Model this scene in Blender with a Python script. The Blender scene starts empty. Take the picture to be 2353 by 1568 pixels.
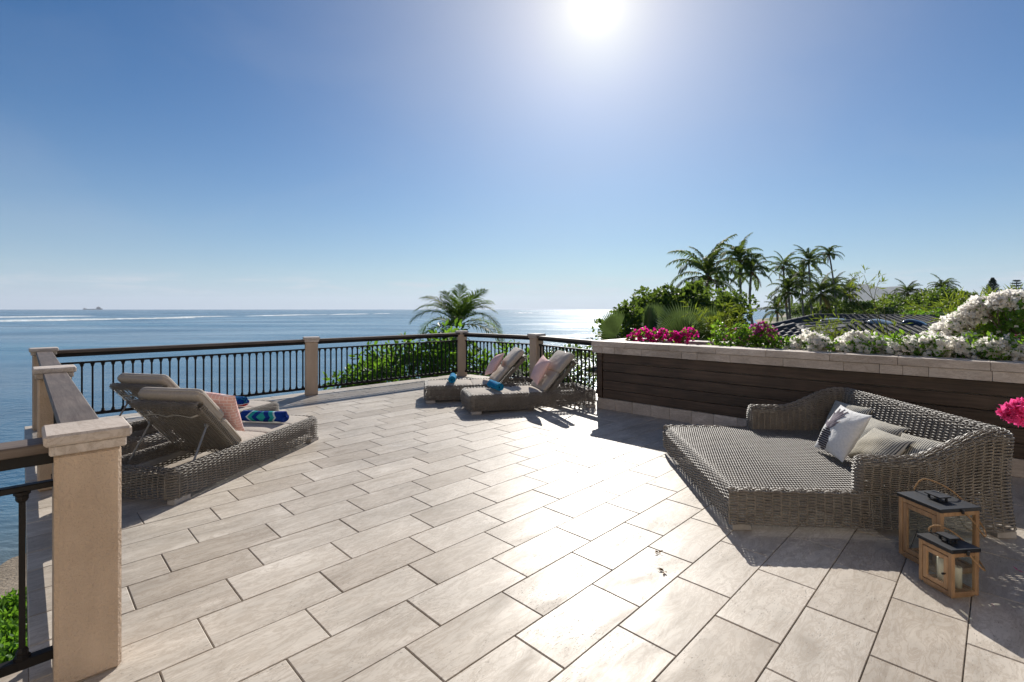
import bpy, math, random
import numpy as np
from mathutils import Vector, Matrix

# ------------------------------------------------------------------ camera, sky, sun, exposure
SC = bpy.context.scene
COL = SC.collection
H = 1.6                                   # eye height above the terrace
FD, CX, HY = 1125.4, 1176.5, 711.0        # focal length, centre column and horizon row of the 2353 px wide view

cam_data = bpy.data.cameras.new("camera")
cam = bpy.data.objects.new("camera", cam_data)
COL.objects.link(cam)
cam.location = (0, 0, H)
cam.rotation_euler = (math.radians(90), 0, 0)
cam_data.sensor_width = 36.0
cam_data.lens = 36.0 * FD / 2353.0
cam_data.shift_y = -(784.0 - HY) / 2353.0
cam_data.clip_start = 0.05
cam_data.clip_end = 120000.0
SC.camera = cam

SUN_AZ, SUN_EL = math.radians(9.7), math.radians(31.5)     # azimuth measured from +Y towards +X
sun_dir = Vector((math.sin(SUN_AZ) * math.cos(SUN_EL), math.cos(SUN_AZ) * math.cos(SUN_EL), math.sin(SUN_EL)))

world = bpy.data.worlds.new("World")
SC.world = world
world.use_nodes = True
wt = world.node_tree
wt.nodes.clear()
w_out = wt.nodes.new("ShaderNodeOutputWorld")
w_bg = wt.nodes.new("ShaderNodeBackground")
w_sky = wt.nodes.new("ShaderNodeTexSky")
w_sky.sky_type = 'NISHITA'
w_sky.sun_disc = False
w_sky.sun_elevation = SUN_EL
w_sky.sun_rotation = SUN_AZ
w_sky.altitude = 10.0
w_sky.air_density = 1.0
w_sky.dust_density = 0.7
w_sky.ozone_density = 3.0
w_bg.inputs["Strength"].default_value = 0.15
wt.links.new(w_sky.outputs[0], w_bg.inputs["Color"])
wt.links.new(w_bg.outputs[0], w_out.inputs["Surface"])

w_sky.dust_density = 0.25; w_sky.air_density = 1.0; w_sky.ozone_density = 6.0
STR = 0.068
SKY_K = 0.72
w_bg.inputs["Strength"].default_value = STR * SKY_K
def wn(kind, **kw):
    n = wt.nodes.new(kind)
    for k, v in kw.items(): setattr(n, k, v)
    return n
def wmath(op, a, b=0.0, c=None):
    m = wn("ShaderNodeMath", operation=op)
    for i, v in enumerate((a, b) if c is None else (a, b, c)):
        if hasattr(v, "is_linked"): wt.links.new(v, m.inputs[i])
        else: m.inputs[i].default_value = v
    return m.outputs[0]
def wmix(fac, a, b, blend='MIX'):
    m = wn("ShaderNodeMix", data_type='RGBA', blend_type=blend)
    for i, v in ((0, fac), (6, a), (7, b)):
        if hasattr(v, "is_linked"): wt.links.new(v, m.inputs[i])
        elif i == 0: m.inputs[i].default_value = v
        else: m.inputs[i].default_value = (*v, 1)
    return m.outputs[2]
tc = wn("ShaderNodeTexCoord")
sep = wn("ShaderNodeSeparateXYZ"); wt.links.new(tc.outputs["Generated"], sep.inputs[0])
zpos = wmath('MAXIMUM', sep.outputs[2], 0.0)
hs = wn("ShaderNodeHueSaturation"); hs.inputs["Saturation"].default_value = 2.0; hs.inputs["Hue"].default_value = 0.497
wt.links.new(w_sky.outputs[0], hs.inputs["Color"])
wt.links.new(wmath('SUBTRACT', 1.0, wmath('POWER', math.e, wmath('MULTIPLY', zpos, -1 / 0.12))), hs.inputs["Fac"])
hz = wmath('POWER', math.e, wmath('MULTIPLY', zpos, -1 / 0.15))
base = wmix(wmath('MULTIPLY', hz, 1.0), wmix(1.0, hs.outputs[0], (0.36, 0.97, 1.05), 'MULTIPLY'), (0.55 / STR, 0.64 / STR, 0.75 / STR))
dt = wn("ShaderNodeVectorMath", operation='DOT_PRODUCT'); wt.links.new(tc.outputs["Generated"], dt.inputs[0]); dt.inputs[1].default_value = sun_dir
th = wmath('ARCCOSINE', wmath('MINIMUM', dt.outputs["Value"], 0.99999))
th2 = wmath('POWER', wmath('MULTIPLY', th, 1 / math.radians(27)), 2.0)
halo = wmath('POWER', math.e, wmath('MULTIPLY', th2, -1.0))
mid = wmath('POWER', math.e, wmath('MULTIPLY', th, -1 / math.radians(8.2)))
core = wmath('POWER', math.e, wmath('MULTIPLY', wmath('POWER', wmath('MULTIPLY', th, 1 / math.radians(2.0)), 2.0), -1.0))
def glow(f, c):
    m = wn("ShaderNodeMix", data_type='RGBA'); wt.links.new(f, m.inputs[0]); m.inputs[6].default_value = (0, 0, 0, 1); m.inputs[7].default_value = (*[x / STR for x in c], 1)
    return m.outputs[2]
tot = base
for f, c in ((halo, (0.24, 0.20, 0.11)), (mid, (0.95, 0.76, 0.38)), (core, (0.20, 0.20, 0.20))):
    tot = wmix(1.0, tot, glow(f, c), 'ADD')
# thin low cloud streaks near the horizon
cm = wn("ShaderNodeMapping"); cm.inputs["Scale"].default_value = (5.0, 5.0, 46.0); wt.links.new(tc.outputs["Generated"], cm.inputs["Vector"])
cn = wn("ShaderNodeTexNoise"); cn.inputs["Scale"].default_value = 1.7; cn.inputs["Detail"].default_value = 7; cn.inputs["Roughness"].default_value = 0.62; wt.links.new(cm.outputs[0], cn.inputs["Vector"])
cr = wn("ShaderNodeMapRange"); cr.inputs[1].default_value = 0.47; cr.inputs[2].default_value = 0.66; wt.links.new(cn.outputs["Fac"], cr.inputs[0])
band = wmath('POWER', math.e, wmath('MULTIPLY', wmath('POWER', wmath('MULTIPLY', wmath('SUBTRACT', zpos, 0.045), 1 / 0.016), 2.0), -1.0))
tot = wmix(wmath('MULTIPLY', wmath('MULTIPLY', cr.outputs[0], band), 0.75), tot, (0.66 / STR, 0.70 / STR, 0.76 / STR))
# faint uneven veil higher up
vm = wn("ShaderNodeMapping"); vm.inputs["Scale"].default_value = (1.6, 1.6, 4.0); vm.inputs["Rotation"].default_value = (0, 0.25, 0.5); wt.links.new(tc.outputs["Generated"], vm.inputs["Vector"])
vn = wn("ShaderNodeTexNoise"); vn.inputs["Scale"].default_value = 1.5; vn.inputs["Detail"].default_value = 5; vn.inputs["Distortion"].default_value = 0.6; wt.links.new(vm.outputs[0], vn.inputs["Vector"])
vr = wn("ShaderNodeMapRange"); vr.inputs[1].default_value = 0.46; vr.inputs[2].default_value = 0.75; wt.links.new(vn.outputs["Fac"], vr.inputs[0])
tot = wmix(wmath('MULTIPLY', vr.outputs[0], 0.11), tot, (0.50 / STR, 0.54 / STR, 0.64 / STR))
wt.links.new(tot, w_bg.inputs["Color"])

sun_data = bpy.data.lights.new("sun", 'SUN')
sun_data.energy = 4.5
sun_data.angle = math.radians(0.53)
sun_data.color = (1.0, 0.95, 0.87)
sun = bpy.data.objects.new("sun", sun_data)
COL.objects.link(sun)
sun.rotation_euler = (-sun_dir).to_track_quat('-Z', 'Y').to_euler()
sun.location = (3, 20, 15)

SC.view_settings.view_transform = 'Standard'
SC.view_settings.look = 'None'
SC.view_settings.gamma = 1.0
SC.view_settings.exposure = 0.50
SC.cycles.use_denoising = True
SC.cycles.max_bounces = 8
SC.cycles.transparent_max_bounces = 12
SC.cycles.sample_clamp_indirect = 6.0

# ------------------------------------------------------------------ helpers
def D(x, y, z=0.0):
    """point of the 2353 px view -> world point on the height z"""
    d = (y - HY)
    Y = FD * (H - z) / d
    return np.array([(x - CX) * Y / FD, Y, z])

def DY(x, y, Y):
    """point of the 2353 px view at the depth Y"""
    return np.array([(x - CX) * Y / FD, Y, H - (y - HY) * Y / FD])

def unit(v):
    v = np.asarray(v, float)
    return v / np.maximum(np.linalg.norm(v, axis=-1, keepdims=True), 1e-9)

class MB:
    def __init__(self):
        self.v, self.q, self.t, self.n = [], [], [], 0
    def add(self, V, F):
        V = np.asarray(V, float).reshape(-1, 3)
        F = np.asarray(F, int)
        if F.shape[-1] == 4: self.q.append(F.reshape(-1, 4) + self.n)
        else: self.t.append(F.reshape(-1, 3) + self.n)
        self.v.append(V); self.n += len(V)
        return self
    def add2(self, V, Q, T):
        n = self.n
        self.add(V, Q)
        self.t.append(np.asarray(T, int).reshape(-1, 3) + n)
        return self
    def box(self, c, s, R=None):
        s = np.asarray(s, float) / 2
        V = np.array([[x, y, z] for z in (-1, 1) for y in (-1, 1) for x in (-1, 1)]) * s
        if R is not None: V = V @ np.asarray(R).T
        F = [[0, 2, 3, 1], [4, 5, 7, 6], [0, 1, 5, 4], [2, 6, 7, 3], [0, 4, 6, 2], [1, 3, 7, 5]]
        return self.add(V + np.asarray(c, float), F)
    def cbox(self, c, s, ch=0.01, R=None):
        """box with every edge chamfered"""
        s = np.asarray(s, float) / 2
        ch = min(ch, 0.45 * 2 * s.min())
        sg = np.array([[x, y, z] for z in (-1, 1) for y in (-1, 1) for x in (-1, 1)], float)
        V = []
        for g in sg:
            for a in range(3):
                p = g * (s - ch); p[a] = g[a] * s[a]; V.append(p)
        V = np.array(V)
        idx = lambda x, y, z, a: 3 * ((z > 0) * 4 + (y > 0) * 2 + (x > 0)) + a
        Q, T = [], []
        for a in range(3):
            b, c_ = (a + 1) % 3, (a + 2) % 3
            for sa in (-1, 1):
                ring = []
                for (sb, sc) in ((-1, -1), (1, -1), (1, 1), (-1, 1)):
                    g = [0, 0, 0]; g[a] = sa; g[b] = sb; g[c_] = sc
                    ring.append(idx(*g, a))
                Q.append(ring if sa > 0 else ring[::-1])
            for sb in (-1, 1):
                for sc in (-1, 1):
                    g0 = [0, 0, 0]; g1 = [0, 0, 0]
                    g0[a] = -1; g1[a] = 1; g0[b] = g1[b] = sb; g0[c_] = g1[c_] = sc
                    f = [idx(*g0, b), idx(*g1, b), idx(*g1, c_), idx(*g0, c_)]
                    Q.append(f if sb * sc > 0 else f[::-1])
        for g in sg:
            f = [idx(*g, 0), idx(*g, 1), idx(*g, 2)]
            T.append(f if g.prod() > 0 else f[::-1])
        if R is not None: V = V @ np.asarray(R).T
        return self.add2(V + np.asarray(c, float), Q, T)
    def tube(self, P, r, k=6, caps=True, flat=1.0):
        P = np.asarray(P, float); n = len(P)
        r = np.broadcast_to(np.asarray(r, float), (n,))
        T = unit(np.gradient(P, axis=0))
        up = np.array([0, 0, 1.0]) if abs(T[:, 2]).mean() < 0.8 else np.array([1.0, 0, 0])
        A = unit(np.cross(T, up)); B = np.cross(A, T)
        an = np.arange(k) * 2 * math.pi / k
        V = P[:, None, :] + r[:, None, None] * (np.cos(an)[None, :, None] * A[:, None, :] + flat * np.sin(an)[None, :, None] * B[:, None, :])
        i = np.arange(n - 1)[:, None] * k; j = np.arange(k)[None, :]; j2 = (j + 1) % k
        F = np.stack([i + j, i + j2, i + k + j2, i + k + j], -1).reshape(-1, 4)
        if caps:
            V = np.concatenate([V.reshape(-1, 3), P[:1], P[-1:]])
            m = n * k; jj = np.arange(k); j3 = (jj + 1) % k
            T3 = np.concatenate([np.stack([np.full(k, m), j3, jj], -1), np.stack([np.full(k, m + 1), (n - 1) * k + jj, (n - 1) * k + j3], -1)])
            return self.add2(V, F, T3)
        return self.add(V.reshape(-1, 3), F)
    def grid(self, P, closed_u=False, closed_v=False):
        P = np.asarray(P, float); a, b = P.shape[:2]
        i = np.arange(a if closed_u else a - 1)[:, None]; j = np.arange(b if closed_v else b - 1)[None, :]
        i2 = (i + 1) % a; j2 = (j + 1) % b
        F = np.stack([i * b + j, i2 * b + j, i2 * b + j2, i * b + j2], -1).reshape(-1, 4)
        return self.add(P.reshape(-1, 3), F)
    def lathe(self, prof, k=16, c=(0, 0, 0)):
        prof = np.asarray(prof, float); an = np.arange(k) * 2 * math.pi / k
        P = np.stack([prof[:, None, 0] * np.cos(an), prof[:, None, 0] * np.sin(an), np.broadcast_to(prof[:, None, 1], (len(prof), k))], -1)
        return self.grid(P[:, ::-1] + np.asarray(c, float), closed_v=True)
    def prism(self, poly, z0, z1):
        poly = np.asarray(poly, float); n = len(poly)
        V = np.concatenate([np.c_[poly, np.full(n, z0)], np.c_[poly, np.full(n, z1)]])
        j = np.arange(n); j2 = (j + 1) % n
        Q = np.stack([j, j2, n + j2, n + j], -1)
        T = [[0, i + 1, i] for i in range(1, n - 1)] + [[n, n + i, n + i + 1] for i in range(1, n - 1)]
        return self.add2(V, Q, T)
    def xf(self, R=None, t=None):
        V = np.concatenate(self.v)
        if R is not None: V = V @ np.asarray(R).T
        if t is not None: V = V + np.asarray(t)
        self.v = [V]; return self
    def mesh(self, name, mat=None, smooth=False):
        V = np.concatenate(self.v) if self.v else np.zeros((0, 3))
        q = np.concatenate(self.q) if self.q else np.zeros((0, 4), int)
        t = np.concatenate(self.t) if self.t else np.zeros((0, 3), int)
        me = bpy.data.meshes.new(name)
        me.vertices.add(len(V)); me.vertices.foreach_set('co', V.astype(np.float32).ravel())
        me.loops.add(4 * len(q) + 3 * len(t))
        me.loops.foreach_set('vertex_index', np.concatenate([q.ravel(), t.ravel()]).astype(np.int32))
        me.polygons.add(len(q) + len(t))
        st = np.concatenate([np.arange(len(q)) * 4, 4 * len(q) + np.arange(len(t)) * 3]).astype(np.int32)
        me.polygons.foreach_set('loop_start', st)
        me.polygons.foreach_set('use_smooth', np.full(len(st), bool(smooth)))
        me.update(calc_edges=True)
        if mat is not None: me.materials.append(mat)
        return me

def obj(name, data, parent=None, loc=(0, 0, 0), rz=0.0, kind=None, rot=None, scale=None):
    o = bpy.data.objects.new(name, data)
    COL.objects.link(o)
    if parent is not None: o.parent = parent
    o.location = tuple(float(c) for c in loc)
    if rot is not None: o.rotation_euler = rot
    elif rz: o.rotation_euler = (0, 0, rz)
    if scale is not None: o.scale = (scale,) * 3 if np.isscalar(scale) else scale
    if kind: o["kind"] = kind
    return o

def tag(o, label, cat, group=None, kind=None):
    o["label"] = label; o["category"] = cat
    if group: o["group"] = group
    if kind: o["kind"] = kind
    return o

def thing(name, label, cat, loc=(0, 0, 0), rz=0.0, group=None):
    return tag(obj(name, None, None, loc, rz), label, cat, group)

def part(name, mb, mat, parent, smooth=False, loc=(0, 0, 0), rz=0.0, kind=None):
    return obj(name, mb.mesh(name, mat, smooth), parent, loc, rz, kind)

def copy_tree(o, parent=None):
    c = o.copy(); COL.objects.link(c)
    c.parent = parent
    for ch in list(o.children): copy_tree(ch, c)
    return c

def rotz(a):
    c, s = math.cos(a), math.sin(a)
    return np.array([[c, -s, 0], [s, c, 0], [0, 0, 1.0]])

def frame(x, z):
    """rotation matrix whose columns are x, z cross x, z"""
    z = unit(z); x = unit(np.asarray(x, float) - np.dot(x, z) * z); y = np.cross(z, x)
    return np.stack([x, y, z], 1)

# ------------------------------------------------------------------ materials
class NT:
    def __init__(self, name):
        self.m = bpy.data.materials.new(name); self.m.use_nodes = True
        self.t = self.m.node_tree; self.t.nodes.clear()
        self.out = self.n("ShaderNodeOutputMaterial")
    def n(self, kind, **kw):
        nd = self.t.nodes.new(kind)
        for k, v in kw.items(): setattr(nd, k, v)
        return nd
    def l(self, a, b):
        self.t.links.new(a, b)
    def coord(self, which="Object", scale=(1, 1, 1), rot=(0, 0, 0), rand=0.0):
        if which == "Position": s = self.n("ShaderNodeNewGeometry").outputs["Position"]
        else: s = self.n("ShaderNodeTexCoord").outputs[which]
        if rand:
            oi = self.n("ShaderNodeObjectInfo")
            mu = self.n("ShaderNodeMath", operation='MULTIPLY'); mu.inputs[1].default_value = rand
            self.l(oi.outputs["Random"], mu.inputs[0])
            ad = self.n("ShaderNodeVectorMath", operation='ADD')
            self.l(s, ad.inputs[0]); self.l(mu.outputs[0], ad.inputs[1]); s = ad.outputs[0]
        mp = self.n("ShaderNodeMapping")
        mp.inputs["Scale"].default_value = scale; mp.inputs["Rotation"].default_value = rot
        self.l(s, mp.inputs["Vector"])
        return mp.outputs[0]
    def noise(self, vec, scale, detail=4, rough=0.55, dist=0.0):
        nd = self.n("ShaderNodeTexNoise")
        nd.inputs["Scale"].default_value = scale; nd.inputs["Detail"].default_value = detail
        nd.inputs["Roughness"].default_value = rough; nd.inputs["Distortion"].default_value = dist
        self.l(vec, nd.inputs["Vector"]); return nd.outputs["Fac"]
    def ramp(self, fac, stops, interp='LINEAR'):
        r = self.n("ShaderNodeValToRGB"); r.color_ramp.interpolation = interp
        e = r.color_ramp.elements
        while len(e) < len(stops): e.new(0.5)
        for i, (p, c) in enumerate(stops):
            e[i].position = p
            e[i].color = (c, c, c, 1) if np.isscalar(c) else (*c, 1)
        self.l(fac, r.inputs[0]); return r.outputs[0]
    def mix(self, fac, a, b, blend='MIX'):
        m = self.n("ShaderNodeMix", data_type='RGBA', blend_type=blend)
        for i, v in ((0, fac), (6, a), (7, b)):
            sock = m.inputs[i]
            if hasattr(v, "is_linked"): self.l(v, sock)
            elif np.isscalar(v): sock.default_value = v if i == 0 else (v, v, v, 1)
            else: sock.default_value = (*v, 1)
        return m.outputs[2]
    def math(self, op, a, b=0.0):
        m = self.n("ShaderNodeMath", operation=op)
        for s, v in ((m.inputs[0], a), (m.inputs[1], b)):
            if hasattr(v, "is_linked"): self.l(v, s)
            else: s.default_value = v
        return m.outputs[0]
    def bump(self, h, strength, dist=0.01, normal=None):
        b = self.n("ShaderNodeBump"); b.inputs["Strength"].default_value = strength; b.inputs["Distance"].default_value = dist
        self.l(h, b.inputs["Height"])
        if normal is not None: self.l(normal, b.inputs["Normal"])
        return b.outputs[0]
    def bsdf(self, color, rough=0.6, normal=None, spec=0.5, metal=0.0):
        p = self.n("ShaderNodeBsdfPrincipled")
        for s, v in ((p.inputs["Base Color"], color), (p.inputs["Roughness"], rough)):
            if hasattr(v, "is_linked"): self.l(v, s)
            elif s.name == "Base Color": s.default_value = (*v, 1)
            else: s.default_value = v
        p.inputs["Specular IOR Level"].default_value = spec
        p.inputs["Metallic"].default_value = metal
        if normal is not None: self.l(normal, p.inputs["Normal"])
        return p
    def done(self, shader):
        self.l(shader if hasattr(shader, "is_linked") else shader.outputs[0], self.out.inputs["Surface"]); return self.m

def plain(name, c, rough=0.6, var=0.25, scale=8.0, bump=0.15, bscale=60.0, spec=0.4, metal=0.0, objrand=0.0, which="Object", stretch=(1, 1, 1)):
    t = NT(name); v = t.coord(which, scale=stretch, rand=objrand * 20)
    f = t.noise(v, scale, 5)
    c = np.array(c)
    col = t.ramp(f, [(0.3, c * (1 - var)), (0.7, c * (1 + var))])
    nb = t.bump(t.noise(v, bscale, 3), bump, 0.004) if bump else None
    if objrand:
        oi = t.n("ShaderNodeObjectInfo")
        col = t.mix(1.0, col, t.ramp(oi.outputs["Random"], [(0, 1 - objrand), (1, 1 + objrand * 0.5)]), 'MULTIPLY')
    return t.done(t.bsdf(col, rough, nb, spec, metal))

def leafmat(name, c, tc, tr=0.45, rough=0.45, var=0.35, spec=0.4, scale=1.3):
    t = NT(name)
    v = t.coord("Position")
    f = t.noise(v, scale, 2); f2 = t.noise(v, scale * 14, 1)
    g = t.math('ADD', t.math('MULTIPLY', f, 0.5), t.math('MULTIPLY', f2, 0.5))
    c = np.array(c); tc = np.array(tc)
    col = t.ramp(g, [(0.32, c * (1 - var)), (0.68, c * (1 + var))])
    col2 = t.ramp(g, [(0.32, tc * (1 - var)), (0.68, tc * (1 + var))])
    p = t.bsdf(col, rough, None, spec)
    tl = t.n("ShaderNodeBsdfTranslucent"); t.l(col2, tl.inputs["Color"])
    mx = t.n("ShaderNodeMixShader"); mx.inputs[0].default_value = tr
    t.l(p.outputs[0], mx.inputs[1]); t.l(tl.outputs[0], mx.inputs[2])
    return t.done(mx)

def travertine(name, base, rz, rand=20.0, rough=(0.3, 0.55), objvar=0.12):
    t = NT(name)
    v = t.coord("Position", rot=(0, 0, rz), rand=rand)
    vs = t.n("ShaderNodeMapping"); vs.inputs["Scale"].default_value = (1.0, 3.2, 3.2); t.l(v, vs.inputs["Vector"]); vs = vs.outputs[0]
    cloud = t.noise(vs, 2.1, 6, 0.62, 0.6)
    vein = t.noise(vs, 4.0, 8, 0.7, 1.6)
    b = np.array(base)
    col = t.ramp(cloud, [(0.25, b * (0.66, 0.64, 0.62)), (0.42, b * 0.93), (0.55, b * 1.04), (0.74, np.minimum(b * (1.28, 1.30, 1.32), 0.85))])
    veins = t.ramp(vein, [(0.455, 0.0), (0.49, 1.0), (0.515, 1.0), (0.56, 0.0)])
    col = t.mix(t.math('MULTIPLY', veins, 0.42), col, tuple(b * (0.62, 0.56, 0.50)))
    fine = t.ramp(t.noise(vs, 11.0, 7, 0.72, 2.4), [(0.485, 0.0), (0.50, 1.0), (0.515, 0.0)])
    col = t.mix(t.math('MULTIPLY', t.math('MULTIPLY', fine, t.ramp(t.noise(v, 1.7, 3), [(0.45, 0.0), (0.6, 1.0)])), 0.55), col, tuple(b * (0.45, 0.38, 0.32)))
    pits = t.ramp(t.noise(vs, 42.0, 2, 0.5), [(0.64, 0.0), (0.68, 1.0)])
    patch = t.ramp(t.noise(v, 3.0, 2), [(0.45, 0.0), (0.62, 1.0)])
    pm = t.math('MULTIPLY', pits, patch)
    col = t.mix(t.math('MULTIPLY', pm, 0.65), col, tuple(b * 0.3))
    dirt = t.ramp(t.noise(t.coord("Position"), 0.8, 6, 0.65), [(0.33, 0.80), (0.5, 0.98), (0.68, 1.08)])
    col = t.mix(1.0, col, dirt, 'MULTIPLY')
    oi = t.n("ShaderNodeObjectInfo")
    tint = t.ramp(oi.outputs["Random"], [(0.0, (1 - objvar, 1 - objvar * 1.15, 1 - objvar * 1.3)), (0.5, 1.0), (1.0, (1 + objvar * .6,) * 3)])
    col = t.mix(1.0, col, tint, 'MULTIPLY')
    hgt = t.math('SUBTRACT', t.math('MULTIPLY', cloud, 0.6), pm)
    nb = t.bump(hgt, 0.35, 0.004, t.bump(t.noise(v, 160.0, 3), 0.12, 0.002))
    rg = t.ramp(cloud, [(0.3, rough[1]), (0.7, rough[0])])
    return t.done(t.bsdf(col, rg, nb, 0.16))

M = {}
M["tile"] = travertine("travertine_tile", (0.525, 0.472, 0.405), -math.pi / 4, 20.0, (0.36, 0.52), 0.15)
M["capstone"] = travertine("travertine_capstone", (0.56, 0.49, 0.43), 0.6, 20.0, (0.5, 0.7))
M["grout"] = plain("grout", (0.19, 0.16, 0.125), 0.95, 0.4, 30, 0.5, 200)

def stucco():
    t = NT("stucco"); v = t.coord("Position")
    n1 = t.noise(v, 75, 3, 0.6); n2 = t.noise(v, 3, 3)
    col = t.ramp(n2, [(0.3, (0.49, 0.37, 0.27)), (0.7, (0.58, 0.445, 0.33))])
    drip = t.ramp(t.noise(t.coord('Position', scale=(5, 5, 0.7)), 1.6, 5, 0.6), [(0.40, 0.93), (0.62, 1.02)])
    col = t.mix(1.0, col, drip, 'MULTIPLY')
    return t.done(t.bsdf(col, 0.9, t.bump(n1, 0.9, 0.012), 0.2))
M["stucco"] = stucco()

def wood(name, c1, c2, scale=(1.5, 26, 26), rz=0.0, rough=0.6, rand=0.0, spec=0.4, bump=0.25):
    t = NT(name); v = t.coord("Object", scale=scale, rot=(0, 0, rz), rand=rand)
    n1 = t.noise(v, 1.0, 6, 0.65, 1.0)
    n2 = t.noise(v, 6.0, 3, 0.6)
    g = t.math('ADD', t.math('MULTIPLY', n1, 0.65), t.math('MULTIPLY', n2, 0.35))
    col = t.ramp(g, [(0.3, c1), (0.72, c2)])
    wear = t.ramp(t.noise(t.coord("Object", rand=rand), 2.2, 4), [(0.4, 0.75), (0.7, 1.15)])
    col = t.mix(1.0, col, wear, 'MULTIPLY')
    return t.done(t.bsdf(col, rough, t.bump(g, bump, 0.004), spec))
M["handrail"] = wood("weathered_handrail_wood", (0.065, 0.042, 0.030), (0.20, 0.16, 0.13), rough=0.6)
M["plank"] = wood("dark_plank_wood", (0.018, 0.012, 0.008), (0.15, 0.098, 0.067), (0.8, 9, 26), rough=0.55, rand=7.0)
M["lantern_wood"] = wood("acacia_wood", (0.30, 0.165, 0.082), (0.58, 0.37, 0.20), (9, 9, 2.0), rough=0.6, rand=5.0)
M["whitewood"] = wood("whitewashed_wood", (0.36, 0.33, 0.30), (0.55, 0.51, 0.47), (8, 8, 8), rough=0.7)
M["iron"] = plain("bronze_iron", (0.011, 0.009, 0.008), 0.55, 0.2, 10, 0.08, 90, 0.25)
M["black_metal"] = plain("black_metal", (0.012, 0.013, 0.016), 0.45, 0.3, 12, 0.05, 120, 0.5)
M["grey_metal"] = plain("grey_metal", (0.28, 0.27, 0.26), 0.4, 0.1, 12, 0.03, 120, 0.5, 0.6)

def wicker():
    t = NT("wicker"); v = t.coord("Object")
    n1 = t.noise(v, 5, 3); n2 = t.noise(t.coord("Object", scale=(60, 60, 220)), 1.0, 3, 0.6)
    g = t.math('ADD', t.math('MULTIPLY', n1, 0.4), t.math('MULTIPLY', n2, 0.6))
    col = t.ramp(g, [(0.3, (0.122, 0.102, 0.083)), (0.5, (0.218, 0.188, 0.155)), (0.7, (0.34, 0.303, 0.258))])
    return t.done(t.bsdf(col, 0.42, t.bump(n2, 0.2, 0.001), 0.45))
M["wicker"] = wicker()

def cloth(name, c, weave=700.0, wr=6.0, wamp=0.7, rough=0.9):
    t = NT(name); v = t.coord("Object", rand=3.0)
    wr_n = t.noise(v, wr, 4, 0.55, 0.8); fine = t.noise(v, weave * 0.3, 2)
    c = np.array(c)
    col = t.ramp(t.noise(v, 60, 4), [(0.3, c * 0.90), (0.7, c * 1.08)])
    p = t.bsdf(col, rough, t.bump(wr_n, wamp, 0.02, t.bump(fine, 0.15, 0.001)), 0.15)
    p.inputs["Sheen Weight"].default_value = 0.15
    return t.done(p)
M["cushion"] = cloth("taupe_cushion_fabric", (0.44, 0.385, 0.325))
M["strap"] = plain("strap_fabric", (0.40, 0.37, 0.33), 0.9, 0.1)
M["white_cloth"] = cloth("white_cotton", (0.72, 0.71, 0.69), wr=14, wamp=0.5)
M["motif_dark"] = cloth("dark_embroidery", (0.055, 0.045, 0.06))
M["motif_grey"] = cloth("grey_embroidery", (0.20, 0.165, 0.195))

def pink_cloth():
    t = NT("pink_maze_fabric"); v = t.coord("Object", rot=(0, 0, 0.0))
    br = t.n("ShaderNodeTexBrick"); br.offset = 0.5; br.squash = 0.6; br.squash_frequency = 3
    br.inputs["Scale"].default_value = 13.0; br.inputs["Mortar Size"].default_value = 0.045
    br.inputs["Mortar Smooth"].default_value = 0.3; br.inputs["Brick Width"].default_value = 0.9; br.inputs["Row Height"].default_value = 0.42
    br.inputs["Color1"].default_value = (0.78, 0.47, 0.42, 1); br.inputs["Color2"].default_value = (0.76, 0.44, 0.39, 1)
    br.inputs["Mortar"].default_value = (0.86, 0.71, 0.68, 1)
    ns = t.n("ShaderNodeTexNoise"); ns.inputs["Scale"].default_value = 5
    t.l(v, ns.inputs["Vector"])
    av = t.n("ShaderNodeVectorMath", operation='MULTIPLY_ADD'); av.inputs[1].default_value = (0.03, 0.03, 0.03)
    t.l(ns.outputs["Color"], av.inputs[0]); t.l(v, av.inputs[2])
    t.l(av.outputs[0], br.inputs["Vector"])
    wr = t.noise(v, 11, 4, 0.55, 0.8)
    return t.done(t.bsdf(br.outputs["Color"], 0.9, t.bump(wr, 0.5, 0.02), 0.15))
M["pink"] = pink_cloth()

def stripes():
    t = NT("ticking_stripe_fabric"); v = t.coord("Object")
    sx = t.n("ShaderNodeSeparateXYZ"); t.l(v, sx.inputs[0])
    s = t.math('SINE', t.math('MULTIPLY', sx.outputs[0], 2 * math.pi / 0.0165))
    f = t.ramp(t.math('ADD', t.math('MULTIPLY', s, 0.5), 0.5), [(0.62, 0.0), (0.74, 1.0)])
    col = t.mix(f, (0.62, 0.58, 0.49), (0.045, 0.048, 0.055))
    return t.done(t.bsdf(col, 0.9, t.bump(t.noise(v, 12, 4), 0.4, 0.02), 0.15))
M["stripe"] = stripes()

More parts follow.
